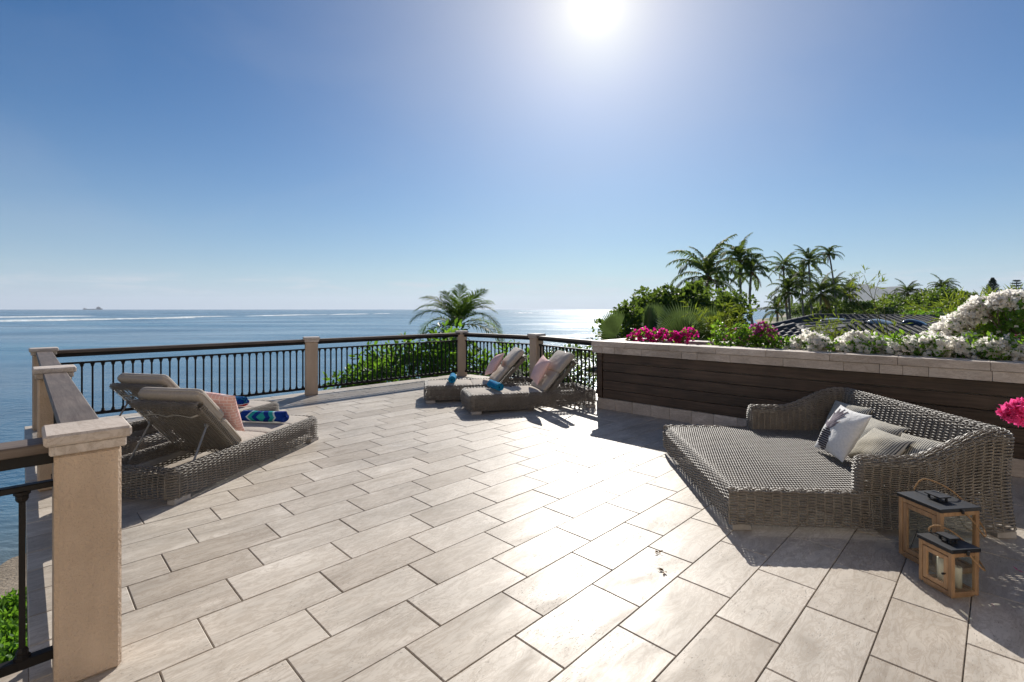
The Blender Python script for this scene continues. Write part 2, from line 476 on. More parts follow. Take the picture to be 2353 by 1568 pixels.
def towel(name, base, teal, pale, mode):
    t = NT(name); v = t.coord("Object")
    sx = t.n("ShaderNodeSeparateXYZ"); t.l(v, sx.inputs[0])
    if mode == "fish":
        y = t.math('ABSOLUTE', sx.outputs[1])
        w = t.math('ADD', y, t.math('MULTIPLY', t.math('ABSOLUTE', sx.outputs[2]), 0.9))
        s = t.math('SINE', t.math('MULTIPLY', w, 2 * math.pi / 0.115))
        f = t.ramp(t.math('ADD', t.math('MULTIPLY', s, 0.5), 0.5), [(0.52, 0.0), (0.58, 1.0)])
        inn = t.ramp(w, [(0.165, 1.0), (0.175, 0.0)])
        col = t.mix(t.math('MULTIPLY', f, inn), base, teal)
        rim = t.ramp(w, [(0.165, 0.0), (0.172, 1.0), (0.185, 1.0), (0.192, 0.0)])
        col = t.mix(rim, col, pale)
    elif mode == "border":
        n = t.n("ShaderNodeTexVoronoi"); n.inputs["Scale"].default_value = 9; t.l(v, n.inputs["Vector"])
        f = t.ramp(n.outputs["Distance"], [(0.40, 0.0), (0.46, 1.0), (0.52, 1.0), (0.58, 0.0)])
        col = t.mix(t.math('MULTIPLY', f, 0.55), base, teal)
        lo = t.ramp(sx.outputs[2], [(-0.0, 0.0), (0.0, 0.0)])
        zz = t.math('SUBTRACT', sx.outputs[2], 0.0)
        m1 = t.math('LESS_THAN', zz, -0.030); col = t.mix(m1, col, (0.85, 0.80, 0.80))
        m2 = t.math('LESS_THAN', zz, -0.038); col = t.mix(m2, col, (0.55, 0.02, 0.025))
    else:
        n = t.noise(t.coord("Object", scale=(6, 2.2, 6)), 2.2, 3, 0.6, 1.5)
        col = t.ramp(n, [(0.40, base), (0.47, teal), (0.55, base), (0.62, pale), (0.70, base)])
    return t.done(t.bsdf(col, 0.95, t.bump(t.noise(v, 260, 2), 0.5, 0.004), 0.1))
M["towel_fish"] = towel("blue_teal_striped_terry", (0.006, 0.035, 0.22), (0.02, 0.30, 0.30), (0.45, 0.62, 0.66), "fish")
M["towel_border"] = towel("blue_bordered_terry", (0.006, 0.04, 0.25), (0.03, 0.30, 0.38), (0.4, 0.6, 0.65), "border")
M["towel_wave"] = towel("turquoise_swirl_terry", (0.008, 0.13, 0.34), (0.012, 0.24, 0.42), (0.05, 0.38, 0.50), "wave")

def glassmat(name="lantern_glass", refl=1.0, tint=(0.96, 0.98, 0.97)):
    t = NT(name)
    lw = t.n("ShaderNodeLayerWeight"); fr = t.math('ADD', t.math('MULTIPLY', t.math('POWER', lw.outputs["Facing"], 4.0), 0.7), 0.035)
    tr = t.n("ShaderNodeBsdfTransparent"); tr.inputs[0].default_value = (*tint, 1)
    gl = t.n("ShaderNodeBsdfGlossy"); gl.inputs["Roughness"].default_value = 0.02
    mx = t.n("ShaderNodeMixShader"); t.l(t.math('MULTIPLY', fr, refl), mx.inputs[0])
    t.l(tr.outputs[0], mx.inputs[1]); t.l(gl.outputs[0], mx.inputs[2])
    return t.done(mx)
M["glass"] = glassmat()
M["wax"] = plain("candle_wax", (0.72, 0.66, 0.52), 0.5, 0.05, 8, 0.05, 20, 0.4)
M["rope"] = plain("jute_rope", (0.36, 0.22, 0.11), 0.9, 0.3, 60, 0.6, 220)
M["soil"] = plain("soil", (0.05, 0.035, 0.022), 0.95, 0.4, 10, 0.6, 50)
M["concrete"] = plain("terrace_concrete", (0.42, 0.37, 0.31), 0.85, 0.15, 3, 0.3, 60, which="Position")
M["bark"] = plain("bark", (0.14, 0.105, 0.075), 0.9, 0.4, 6, 0.7, 25)
M["palm_bark"] = plain("palm_bark", (0.17, 0.145, 0.12), 0.9, 0.3, 4, 0.6, 16, stretch=(1, 1, 5))
M["stem"] = plain("green_stem", (0.12, 0.13, 0.04), 0.6, 0.3)
M["roof_tile"] = plain("charcoal_roof_tile", (0.060, 0.055, 0.053), 0.7, 0.4, 4, 0.3, 60, 0.5, 0, 0.35)
M["roof_light"] = plain("pale_slate_roof", (0.20, 0.21, 0.22), 0.6, 0.2, 4, 0.2, 20, 0.4, 0, 0.2)
M["roof_teal"] = plain("blue_grey_roof", (0.05, 0.075, 0.08), 0.55, 0.2, 4, 0.2, 20)
M["house_wall"] = plain("house_wall", (0.5, 0.46, 0.4), 0.85, 0.1)
M["white_paint"] = plain("white_paint", (0.78, 0.78, 0.76), 0.5, 0.05)
M["dome"] = plain("skylight_dome", (0.30, 0.33, 0.33), 0.12, 0.05, 4, 0, 20, 0.8)
M["dome_dark"] = plain("dark_skylight_dome", (0.015, 0.018, 0.03), 0.1, 0.05, 4, 0, 20, 0.8)
M["terracotta"] = plain("terracotta", (0.33, 0.15, 0.08), 0.8, 0.2)

M["leaf_palm"] = leafmat("palm_leaf", (0.045, 0.09, 0.018), (0.21, 0.34, 0.03), 0.42, 0.6, 0.45, 0.10)
M["leaf_palm_far"] = leafmat("far_palm_leaf", (0.05, 0.078, 0.02), (0.17, 0.24, 0.03), 0.40, 0.6, 0.5, 0.15, 0.5)
M["leaf_shrub"] = leafmat("glossy_shrub_leaf", (0.045, 0.10, 0.016), (0.22, 0.42, 0.03), 0.45, 0.5, 0.45, 0.25)
M["leaf_seagrape"] = leafmat("sea_grape_leaf", (0.040, 0.078, 0.016), (0.18, 0.27, 0.03), 0.40, 0.5, 0.55, 0.25)
M["leaf_fan"] = leafmat("fan_palm_leaf", (0.075, 0.12, 0.045), (0.17, 0.25, 0.07), 0.4, 0.45, 0.3, 0.4)
M["leaf_bamboo"] = leafmat("bamboo_leaf", (0.085, 0.115, 0.016), (0.30, 0.38, 0.03), 0.45, 0.45, 0.45, 0.4)
M["leaf_tree"] = leafmat("tree_leaf", (0.05, 0.085, 0.02), (0.19, 0.29, 0.03), 0.38, 0.5, 0.5, 0.35, 0.35)
M["leaf_tree2"] = leafmat("light_tree_leaf", (0.055, 0.085, 0.02), (0.19, 0.27, 0.03), 0.4, 0.5, 0.5, 0.35, 0.35)
M["leaf_pine"] = leafmat("pine_needles", (0.025, 0.045, 0.028), (0.05, 0.08, 0.03), 0.25, 0.6, 0.3, 0.3)
M["leaf_bougain"] = leafmat("bougainvillea_leaf", (0.06, 0.13, 0.016), (0.26, 0.46, 0.03), 0.45, 0.45, 0.4, 0.4, 4)
M["bract_magenta"] = leafmat("magenta_bract", (0.66, 0.012, 0.26), (0.90, 0.03, 0.40), 0.5, 0.7, 0.3, 0.1, 6)
M["bract_pink"] = leafmat("pink_bract", (0.62, 0.05, 0.24), (0.92, 0.12, 0.36), 0.5, 0.7, 0.45, 0.1, 18)
M["bract_white"] = leafmat("white_bract", (0.86, 0.83, 0.79), (0.94, 0.91, 0.85), 0.55, 0.8, 0.14, 0.1, 6)
M["bract_mauve"] = leafmat("mauve_bract", (0.45, 0.07, 0.30), (0.65, 0.14, 0.42), 0.45, 0.7, 0.3, 0.1, 6)
M["leaf_ground"] = leafmat("ground_cover_leaf", (0.06, 0.15, 0.014), (0.22, 0.44, 0.03), 0.4, 0.4, 0.4, 0.4, 3)
M["dry_leaf"] = leafmat("dry_leaf", (0.17, 0.10, 0.04), (0.20, 0.12, 0.04), 0.2, 0.8, 0.3, 0.1, 20)
# ------------------------------------------------------------------ sea, land, mountain
SEA = -5.0
def sea_material():
    t = NT("sea_water"); v = t.coord("Position")
    n1 = t.noise(t.coord("Position", scale=(0.8, 1.3, 1)), 1.6, 4, 0.6)
    n2 = t.noise(t.coord("Position", scale=(0.25, 0.6, 1)), 0.55, 3, 0.55)
    n3 = t.noise(t.coord("Position", scale=(0.010, 0.034, 1), rot=(0, 0, 0.12)), 1.0, 4, 0.6)
    reef = t.ramp(t.noise(t.coord("Position", scale=(0.012, 0.030, 1)), 1.0, 5, 0.6), [(0.36, (0.045, 0.115, 0.185)), (0.55, (0.085, 0.195, 0.285)), (0.74, (0.135, 0.27, 0.34))])
    sy = t.n("ShaderNodeSeparateXYZ"); t.l(v, sy.inputs[0])
    deep = t.n("ShaderNodeMapRange"); deep.inputs[1].default_value = 330; deep.inputs[2].default_value = 520
    t.l(sy.outputs[1], deep.inputs[0])
    col = t.mix(deep.outputs[0], reef, (0.020, 0.095, 0.170))
    # pale shallow water along the beach beside the terrace
    gx = t.n("ShaderNodeVectorMath", operation='DISTANCE'); t.l(v, gx.inputs[0]); gx.inputs[1].default_value = (-12.5, 10.5, SEA)
    sh = t.n("ShaderNodeMapRange"); sh.inputs[1].default_value = 1.0; sh.inputs[2].default_value = 9.0; sh.inputs[3].default_value = 0.75; sh.inputs[4].default_value = 0.0
    t.l(gx.outputs["Value"], sh.inputs[0])
    col = t.mix(sh.outputs[0], col, (0.14, 0.15, 0.125))
    h = t.math('ADD', t.math('MULTIPLY', n1, 0.6), n2)
    nb = t.bump(h, 0.44, 0.35)
    rg = t.ramp(n3, [(0.36, 0.12), (0.66, 0.30)])
    p = t.bsdf(col, rg, nb, 0.26)
    p.inputs["IOR"].default_value = 1.33
    return t.done(p)
M["sea"] = sea_material()
R_ = 16000.0
mb = MB(); mb.add([[-R_, -400, SEA], [R_, -400, SEA], [R_, R_, SEA], [-R_, R_, SEA]], [[0, 1, 2, 3]])
obj("sea", mb.mesh("sea", M["sea"]), kind="structure")

COAST = np.array([(-7.0, -60), (-9.2, 0), (-11.6, 9), (-12.75, 12.6), (-11.5, 17), (-6, 21), (0, 25), (8, 29), (20, 42), (58, 110), (152, 300),
                  (265, 480), (430, 800), (900, 1500), (2600, 3600), (4500, 9000)], float)
def coast_dist(X, Y):
    P = np.stack([X, Y], -1); best = np.full(X.shape, 1e9); sgn = np.ones(X.shape)
    for a, b in zip(COAST[:-1], COAST[1:]):
        d = b - a; t = np.clip(((P - a) @ d) / (d @ d), 0, 1)
        q = P - (a + t[..., None] * d); r = np.linalg.norm(q, axis=-1)
        c = d[0] * q[..., 1] - d[1] * q[..., 0]
        m = r < best; best = np.where(m, r, best); sgn = np.where(m, np.where(c < 0, 1, -1), sgn)
    return best * sgn
def land_z(X, Y):
    s = coast_dist(np.asarray(X, float), np.asarray(Y, float))
    z = SEA + np.where(s < 0, np.maximum(s * 0.08, -2.4), np.minimum(s * 0.22, 0.75 + 0.02 * np.minimum(s, 60)))
    return z + 0.06 * np.sin(np.asarray(X) * 1.3) * np.sin(np.asarray(Y) * 1.1)
def land_material():
    t = NT("land"); v = t.coord("Position")
    sz = t.n("ShaderNodeSeparateXYZ"); t.l(v, sz.inputs[0])
    z = t.math('ADD', sz.outputs[2], t.math('MULTIPLY', t.noise(v, 0.7, 4), 0.25))
    sand = t.ramp(t.noise(v, 9, 6, 0.7), [(0.3, (0.24, 0.19, 0.135)), (0.7, (0.40, 0.33, 0.25))])
    green = t.ramp(t.noise(v, 0.25, 5), [(0.3, (0.045, 0.07, 0.02)), (0.7, (0.10, 0.12, 0.035))])
    f = t.n("ShaderNodeMapRange"); f.inputs[1].default_value = SEA + 0.62; f.inputs[2].default_value = SEA + 0.85
    t.l(z, f.inputs[0])
    wet = t.n("ShaderNodeMapRange"); wet.inputs[1].default_value = SEA + 0.02; wet.inputs[2].default_value = SEA + 0.28; wet.inputs[3].default_value = 0.5; wet.inputs[4].default_value = 1.0
    t.l(z, wet.inputs[0])
    sand = t.mix(1.0, sand, wet.outputs[0], 'MULTIPLY')
    col = t.mix(f.outputs[0], sand, green)
    return t.done(t.bsdf(col, 0.9, t.bump(t.noise(v, 14, 5), 0.8, 0.05), 0.2))
M["land"] = land_material()
gx = np.concatenate([np.arange(-24, 40, 1.0), np.geomspace(40, 9000, 60)])
gy = np.concatenate([np.arange(-60, -6, 6.0), np.arange(-6, 60, 1.0), np.geomspace(60, 9000, 60)])
GX, GY = np.meshgrid(gx, gy, indexing='ij')
mb = MB(); mb.grid(np.stack([GX, GY, land_z(GX, GY)], -1))
obj("land", mb.mesh("land", M["land"], True), kind="structure")

def mountain(name, prof, depth, mat, seed):
    """ridge line given as (x, y) of the view; real ridge with two flanks and spurs"""
    rng = np.random.default_rng(seed)
    pts = np.array([DY(x, y, depth) for x, y in prof])
    xs = np.linspace(pts[0, 0], pts[-1, 0], 120)
    zs = np.interp(xs, pts[:, 0], pts[:, 2])
    rows = []
    w = depth * 0.22
    for k in np.linspace(-1, 1, 41):
        fall = 1 - abs(k) ** 0.9
        spur = 0.16 * np.sin(xs / w * 22 + 3 * np.sin(xs / w * 7)) * (1 - (2 * abs(k) - 1) ** 2)
        z = SEA + (zs - SEA) * np.clip(fall * (1 + spur), 0, 1.0)
        rows.append(np.stack([xs + 0 * xs, np.full_like(xs, depth + k * w), z], -1))
    m = MB(); m.grid(np.array(rows)[::-1])
    return obj(name, m.mesh(name, mat, True), kind="structure")
M["mountain"] = plain("mountain_scrub", (0.085, 0.085, 0.06), 0.95, 0.4, 0.006, 0, which="Position")
mountain("mountain", [(1780, 706), (1850, 694), (1900, 682), (1935, 668), (1962, 656), (1980, 651.5), (1992, 654), (2010, 658.5), (2030, 660.5), (2050, 659), (2067, 657.5), (2085, 661), (2110, 668),
                      (2150, 672), (2210, 676), (2300, 680), (2420, 690), (2560, 706)], 6200.0, M["mountain"], 1)

# breaking waves over the reef: low irregular white ridges
M["foam"] = plain("wave_foam", (0.62, 0.65, 0.66), 0.9, 0.3, 0.3, 0.4, 2, which="Position")
def breaker(x0, x1, y0, y1, px, label, seed):
    rng = np.random.default_rng(seed)
    a, b = D(x0, y0, SEA), D(x1, y1, SEA)
    n = 160; s = np.linspace(0, 1, n)
    ph = rng.uniform(0, 6.28, 6)
    env = np.clip(np.minimum(s, 1 - s) * 9, 0, 1) * np.clip(0.45 + 0.5 * np.sin(s * 17 + ph[0]) + 0.4 * np.sin(s * 43 + ph[1]) + 0.3 * np.sin(s * 91 + ph[4]) + .3 * rng.normal(size=n), 0.02, 1.5)
    wy = px * env * a[1] ** 2 / (FD * (H - SEA))
    base = a[None] * (1 - s)[:, None] + b[None] * s[:, None]
    base[:, 1] += 2.5 * np.sin(s * 13 + ph[2]) + 1.0 * np.sin(s * 47 + ph[3])
    off = np.array([-0.5, -0.25, 0.0, 0.3, 0.5]); hz = np.array([0.0, 0.35, 0.6, 0.4, 0.0])
    P = base[:, None, :].repeat(5, 1)
    P[..., 1] += off[None] * wy[:, None]
    P[..., 2] = SEA + 0.02 + hz[None] * env[:, None] * 0.9
    m = MB(); m.grid(P)
    tag(obj("breaking_wave", m.mesh("breaking_wave", M["foam"], True)), label, "wave", "waves breaking on the reef")
breaker(-30, 148, 730.2, 728.3, 4.0, "long outer white breaker below the ship", 1)
breaker(-40, 160, 739.5, 736.5, 4.2, "inner white breaker at the reef edge, level with the corner pillar", 2)
breaker(178, 290, 736.3, 734.2, 3.0, "short white breaker beyond the corner pillar", 3)
breaker(300, 450, 733.8, 731.0, 1.1, "thin broken line of foam on the reef", 4)
breaker(438, 468, 729.6, 729.0, 3.2, "small curl of foam at the end of a thin foam line", 5)
breaker(526, 905, 727.5, 721.0, 2.2, "long thin breaker out beyond the middle railing", 6)
breaker(1160, 1330, 719.4, 719.0, 1.3, "sparkling thin breaker under the sun beyond the coconut palm", 7)

# cargo ship far out
M["ship"] = plain("ship_paint", (0.05, 0.055, 0.065), 0.6, 0.1, 0.05, 0)
sp = DY(212, 712.6, 6500.0); sp[2] = SEA
ship = thing("cargo_ship", "dark cargo ship on the horizon with its bridge at one end", "ship", sp)
u = 6500.0 / FD
m = MB()
hull = np.array([(-20, 0.2), (-19, 3.0), (-15, 3.0), (-14.5, 2.0), (10, 2.0), (11, 2.8), (22.5, 2.8), (21.5, 0.2)]) * u
for s_ in (0,):
    n = len(hull)
    V = np.concatenate([np.c_[hull[:, 0], np.full(n, -2.0 * u), hull[:, 1]], np.c_[hull[:, 0], np.full(n, 2.0 * u), hull[:, 1]]])
    j = np.arange(n); j2 = (j + 1) % n
    m.add(V, np.stack([j, j2, n + j2, n + j], -1))
    for fan in ([0, 1, 2, 3], [0, 3, 4, 7], [4, 5, 6, 7]):
        m.add(V[fan], [[3, 2, 1, 0]]); m.add(V[np.array(fan) + n], [[0, 1, 2, 3]])
part("hull", m, M["ship"], ship)
m = MB(); m.box((14.5 * u, 0, 4.0 * u), (7 * u, 3 * u, 2.6 * u)); m.box((13.5 * u, 0, 5.7 * u), (3.2 * u, 2.4 * u, 1.2 * u))
part("bridge", m, M["ship"], ship)
m = MB(); m.box((13.8 * u, 0, 7.0 * u), (0.5 * u, 0.5 * u, 2.0 * u)); part("mast", m, M["ship"], ship)
m = MB(); m.box((17.2 * u, 0, 5.6 * u), (1.0 * u, 1.0 * u, 1.6 * u)); part("funnel", m, M["ship"], ship)
m = MB(); m.box((-17 * u, 0, 3.6 * u), (1.6 * u, 1.4 * u, 1.2 * u)); part("forecastle", m, M["ship"], ship)

# ------------------------------------------------------------------ terrace: slab and tiles on a 45 degree grid, a = x + y, b = y - x
def ab(a, b): return np.array([(a - b) / 2, (a + b) / 2])
PIL = [ab(0.29, 4.10), ab(0.29, 8.57), ab(0.29, 12.91)]
P0, P1, P2 = PIL
P3 = np.array([-3.77, 9.20]); P4 = np.array([-1.21, 11.80]); P5 = np.array([0.52, 10.42])
def outward(p, q, d):
    t = unit(q - p); return np.array([-t[1], t[0]]) * d
o1 = outward(P2, P4, 0.30); o2 = outward(P4, P5, 0.30)
PR = np.array([1.95, 8.02])
o3 = outward(P5, PR, 0.30)
def isect(p, d, q, e):
    A = np.array([[d[0], -e[0]], [d[1], -e[1]]]); s = np.linalg.solve(A, q - p); return p + d * s[0]
c24 = isect(P2 + o1, P4 - P2, P4 + o2, P5 - P4)
c45 = isect(P4 + o2, P5 - P4, P5 + o3, PR - P5)
c02 = isect(ab(0.03, 0), np.array([-.5, .5]), P2 + o1, P4 - P2)
MAIN = np.array([ab(0.03, -6.0), [9.0, -3.0], [9.0, 1.6], [2.2, 9.15], c45, c24, c02])
WING = np.array([ab(-7.0, -6.0), ab(0.03, -6.0), ab(0.03, 4.36), ab(-7.0, 4.36)])
def clip(poly, conv):
    out = [np.asarray(p, float) for p in poly]
    n = len(conv)
    for i in range(n):
        a, b = conv[i], conv[(i + 1) % n]; e = b - a
        side = lambda p: e[0] * (p[1] - a[1]) - e[1] * (p[0] - a[0])
        res = []
        for k in range(len(out)):
            p, q = out[k], out[(k + 1) % len(out)]
            sp_, sq = side(p), side(q)
            if sp_ >= 0: res.append(p)
            if (sp_ > 0 > sq) or (sp_ < 0 < sq): res.append(p + (q - p) * sp_ / (sp_ - sq))
        out = res
        if len(out) < 3: return []
    return out
def area(poly):
    p = np.asarray(poly); q = np.roll(p, -1, 0)
    return 0.5 * np.sum(p[:, 0] * q[:, 1] - p[:, 1] * q[:, 0])

TT = 0.0            # tile top height
slab = MB()
slab.prism(MAIN, -0.32, -0.006); slab.prism(WING, -0.32, -0.0061)
floor = obj("terrace_floor", slab.mesh("terrace_floor", M["grout"]), kind="structure")
mw = MB(); inset = lambda P, c, k: c + (P - c) * k
mw.prism(inset(MAIN, MAIN.mean(0), 0.985), -5.3, -0.3205); mw.prism(inset(WING, WING.mean(0), 0.98), -5.3, -0.3215)
tag(obj("terrace_building", mw.mesh("terrace_building", M["concrete"])), "plain rendered building storey carrying the tiled terrace", "building")

PA, PB, GAP = 0.905, 0.444, 0.0050          # pitch along a and b, joint
def tile_poly(k, m):
    b0 = 1.945 + PB * k; a0 = 3.32 + 0.3017 * k + PA * m
    g = GAP / 2 * math.sqrt(2)
    return [ab(a0 + g, b0 + g), ab(a0 + PA - g, b0 + g), ab(a0 + PA - g, b0 + PB - g), ab(a0 + g, b0 + PB - g)][::-1]
def tile_mb(poly, base):
    P = np.asarray(poly) - base; n = len(P)
    cen = P.mean(0); ch = 0.0035
    Q = P + unit(cen - P) * ch * 1.3
    V = np.concatenate([np.c_[P, np.full(n, -0.03)], np.c_[P, np.full(n, TT - ch)], np.c_[Q, np.full(n, TT)]])
    j = np.arange(n); j2 = (j + 1) % n
    q = np.concatenate([np.stack([j, j2, n + j2, n + j], -1), np.stack([n + j, n + j2, 2 * n + j2, 2 * n + j], -1)])
    t = [[2 * n, 2 * n + i, 2 * n + i + 1] for i in range(1, n - 1)]
    m_ = MB(); m_.add2(V, q, t); return m_
def screen_area(poly):
    pts = []
    for p in poly:
        if p[1] < 0.6: return -1.0
        pts.append(((p[0] / p[1]) * FD + CX, HY + H / p[1] * FD))
    pts = np.array(pts)
    if pts[:, 0].max() < 0 or pts[:, 0].min() > 2353 or pts[:, 1].min() > 1568: return -1.0
    return abs(area(np.clip(pts, [0, 0], [2353, 1568])))
tiles = []
for region in (MAIN, WING):
    for k in range(-22, 34):
        for m_ in range(-26, 26):
            tp = tile_poly(k, m_)
            c = np.mean(tp, 0)
            if not (-9 < c[0] < 10 and -4 < c[1] < 14): continue
            if area(tp) < 0: tp = tp[::-1]
            cl = clip(tp, region)
            if len(cl) < 3 or abs(area(cl)) < 0.002: continue
            full = len(cl) == 4 and abs(abs(area(cl)) - abs(area(tp))) < 1e-6
            tiles.append((screen_area(cl), full, np.array(tp if full else cl)))
tiles.sort(key=lambda r: -r[0])
rng = np.random.default_rng(5)
shared = None; field = MB()
for i, (sa, full, tp) in enumerate(tiles):
    base = tp.mean(0)
    if i < 300 and sa > 0:
        dz = rng.uniform(-0.0012, 0.0012)
        if full:
            if shared is None: shared = tile_mb(tp, base).mesh("floor_tile", M["tile"])
            obj("floor_tile", shared, floor, (base[0], base[1], dz))
        else:
            obj("floor_tile", tile_mb(tp, base).mesh("floor_tile", M["tile"]), floor, (base[0], base[1], dz))
    else:
        t_ = tile_mb(tp, np.zeros(2)); 
        field.add2(t_.v[0], t_.q[0], t_.t[0])
obj("floor_tile_field", field.mesh("floor_tile_field", M["tile"]), floor, kind="stuff")

# ------------------------------------------------------------------ pillars and railings
PW = 0.222
def pillar(p, ang, label):
    t = thing("pillar", label, "pillar", (p[0], p[1], 0), ang, "rendered terrace pillars")
    m = MB(); m.cbox((0, 0, 0.495), (PW, PW, 0.99), 0.014); part("shaft", m, M["stucco"], t)
    m = MB(); m.cbox((0, 0, 1.0115), (PW + 0.032, PW + 0.032, 0.043), 0.006); part("cap_moulding", m, M["capstone"], t)
    m = MB(); m.cbox((0, 0, 1.0565), (PW + 0.066, PW + 0.066, 0.047), 0.009); part("cap_slab", m, M["capstone"], t)
    return t
A45 = math.radians(45)
pillar(P0, A45, "large stuccoed pillar with a chipped stone cap, where two railings meet beside a lounger")
pillar(P1, A45, "stuccoed pillar in the middle of the grey weathered handrail")
pillar(P2, A45, "corner pillar at the seaward end of the weathered handrail")
pillar(P3, math.radians(26), "pillar standing in the straight railing against open sea, beyond the blue towels")
pillar(P4, math.radians(14), "pillar in front of the coconut palm, at the bend of the railing")
pillar(P5, math.radians(-50), "pillar between the headrests of the two loungers with pink pillows")

def baluster_mesh():
    m = MB(); z0, z1 = 0.139, 0.838
    m.box((0, 0, (z0 + z1) / 2), (0.021, 0.021, z1 - z0))
    for z, s in ((z0, 1), (z1, -1)):
        m.lathe([(0.0001, z), (0.027, z), (0.027, z + s * 0.012), (0.0205, z + s * 0.018), (0.0205, z + s * 0.032), (0.017, z + s * 0.040), (0.012, z + s * 0.046)][::s], 8)
    return m.mesh("baluster", M["iron"], False)
BAL = baluster_mesh()
def railing(p, q, label, inset0=PW / 2, inset1=PW / 2, sp=0.112):
    d = q - p; L = np.linalg.norm(d); ang = math.atan2(d[1], d[0])
    t = thing("railing", label, "railing", (p[0], p[1], 0), ang, "dark iron terrace railings")
    a, b = inset0 - 0.01, L - inset1 + 0.01
    c, w = (a + b) / 2, b - a
    m = MB(); m.cbox((c, 0, 1.018), (w, 0.155, 0.042), 0.006); part("handrail", m, M["handrail"], t)
    m = MB(); m.cbox((c, 0, 0.969), (w, 0.075, 0.052), 0.004); part("handrail_channel", m, M["iron"], t)
    m = MB(); m.cbox((c, 0, 0.851), (w, 0.042, 0.026), 0.004); part("top_bar", m, M["iron"], t)
    m = MB(); m.cbox((c, 0, 0.119), (w, 0.046, 0.040), 0.004); part("bottom_bar", m, M["iron"], t)
    n = max(1, int(round((w - 0.03) / sp)))
    for i in range(n):
        obj("baluster", BAL, t, (a + (i + 0.5) * w / n, 0, 0))
    return t
railing(P0 + unit(np.array([-1, -1.])) * 0.0, P0 + unit(np.array([-1., -1.])) * 2.6, "short dark railing running off from the large stuccoed pillar above the picket fence", PW / 2, 0.0, 0.20)
railing(P1, P0, "railing with grey weathered handrail behind the wicker loungers, next to the large pillar")
railing(P2, P1, "railing with grey weathered handrail up to the corner pillar")
railing(P2, P3, "dark railing against the open sea behind the blue rolled towels")
railing(P3, P4, "dark railing in front of the bright green shrub")
railing(P4, P5, "short dark railing in front of the drooping palm fronds")
railing(P5, PR, "short dark railing meeting the end of the stone planter", PW / 2, 0.0)

# ------------------------------------------------------------------ raised planter
PA0 = np.array([1.28, 7.92]); pd = np.array([math.cos(math.radians(-43.6)), math.sin(math.radians(-43.6))]); pn = np.array([-pd[1], pd[0]])
PLEN, PDEP = 6.6, 1.30
planter = thing("planter", "long raised planter with dark wooden boards and pale stone coping", "planter", (PA0[0], PA0[1], 0), math.radians(-43.6))
# local frame: x along the front, y into the planter; the coping edge is y = 0
m = MB(); m.box((PLEN / 2 + 0.05, PDEP / 2 + 0.03, 0.45), (PLEN - 0.2, PDEP - 0.24, 0.84)); part("core", m, M["concrete"], planter)
rng = np.random.default_rng(11)
def course(name, y0, dep, z0, z1, lens, x0, x1, mat, gap=0.003, ch=0.003):
    x = x0; i = 0
    while x < x1 - 0.02:
        L = min(lens[i % len(lens)], x1 - x)
        if x1 - x - L < 0.12: L = x1 - x
        m = MB(); m.cbox((0, 0, 0), (L - gap, dep, z1 - z0 - gap), ch)
        obj(name, m.mesh(name, mat), planter, (x + L / 2, y0 + dep / 2 + rng.uniform(0, 0.0015), (z0 + z1) / 2))
        x += L; i += 1
course("coping_stone", 0.0, 0.36, 1.003, 1.09, [0.62, 0.71, 0.66, 0.62, 0.68], 0.0, PLEN, M["capstone"])
course("coping_stone", PDEP - 0.30, 0.30, 1.003, 1.09, [0.7, 0.62], 0.0, PLEN, M["capstone"])
for yy in (0.36, 0.70):
    m = MB(); m.cbox((0.18, yy + (PDEP - 0.66) / 4, 1.0465), (0.357, (PDEP - 0.66) / 2 - 0.003, 0.084), 0.003)
    obj("coping_stone", m.mesh("coping_stone", M["capstone"]), planter)
course("fascia_stone", 0.012, 0.10, 0.90, 1.003, [0.20, 0.21, 0.47, 0.62, 0.22, 0.44, 0.63, 0.62, 0.33], 0.012, PLEN, M["capstone"])
m = MB(); m.cbox((0.062, 0.112 + (PDEP - 0.13) / 2, 0.9515), (0.1, PDEP - 0.13, 0.10), 0.003); part("fascia_stone", m, M["capstone"], planter)
course("plinth_tile", 0.075, 0.03, 0.0, 0.175, [0.33, 0.30, 0.31, 0.29], 0.07, PLEN, M["capstone"])
m = MB(); m.cbox((0.085, 0.105 + (PDEP - 0.2) / 2, 0.0875), (0.03, PDEP - 0.2, 0.172), 0.003); part("plinth_tile", m, M["capstone"], planter)
zs = [0.178, 0.322, 0.466, 0.61, 0.754, 0.898]
for a, b in zip(zs[:-1], zs[1:]):
    m = MB(); m.cbox((0, 0, 0), (PLEN - 0.16, 0.028, b - a - 0.009), 0.004)
    obj("plank", m.mesh("plank", M["plank"]), planter, (PLEN / 2 + 0.09, 0.097 + rng.uniform(-.005, .004), (a + b) / 2))
m = MB(); m.cbox((0.112, 0.092, 0.538), (0.085, 0.042, 0.718), 0.004); part("corner_board", m, M["plank"], planter)
for a, b in zip(zs[:-1], zs[1:]):
    m = MB(); m.cbox((0, 0, 0), (0.028, PDEP - 0.26, b - a - 0.006), 0.004)
    obj("plank", m.mesh("plank", M["plank"]), planter, (0.098, 0.115 + (PDEP - 0.26) / 2, (a + b) / 2))
m = MB(); m.box((PLEN / 2, PDEP / 2 + 0.03, 0.90), (PLEN - 0.72, PDEP - 0.664, 0.12)); part("soil", m, M["soil"], planter)
def PLW(x, y, z):
    """planter frame -> world"""
    p = PA0 + pd * x + pn * y; return np.array([p[0], p[1], z])
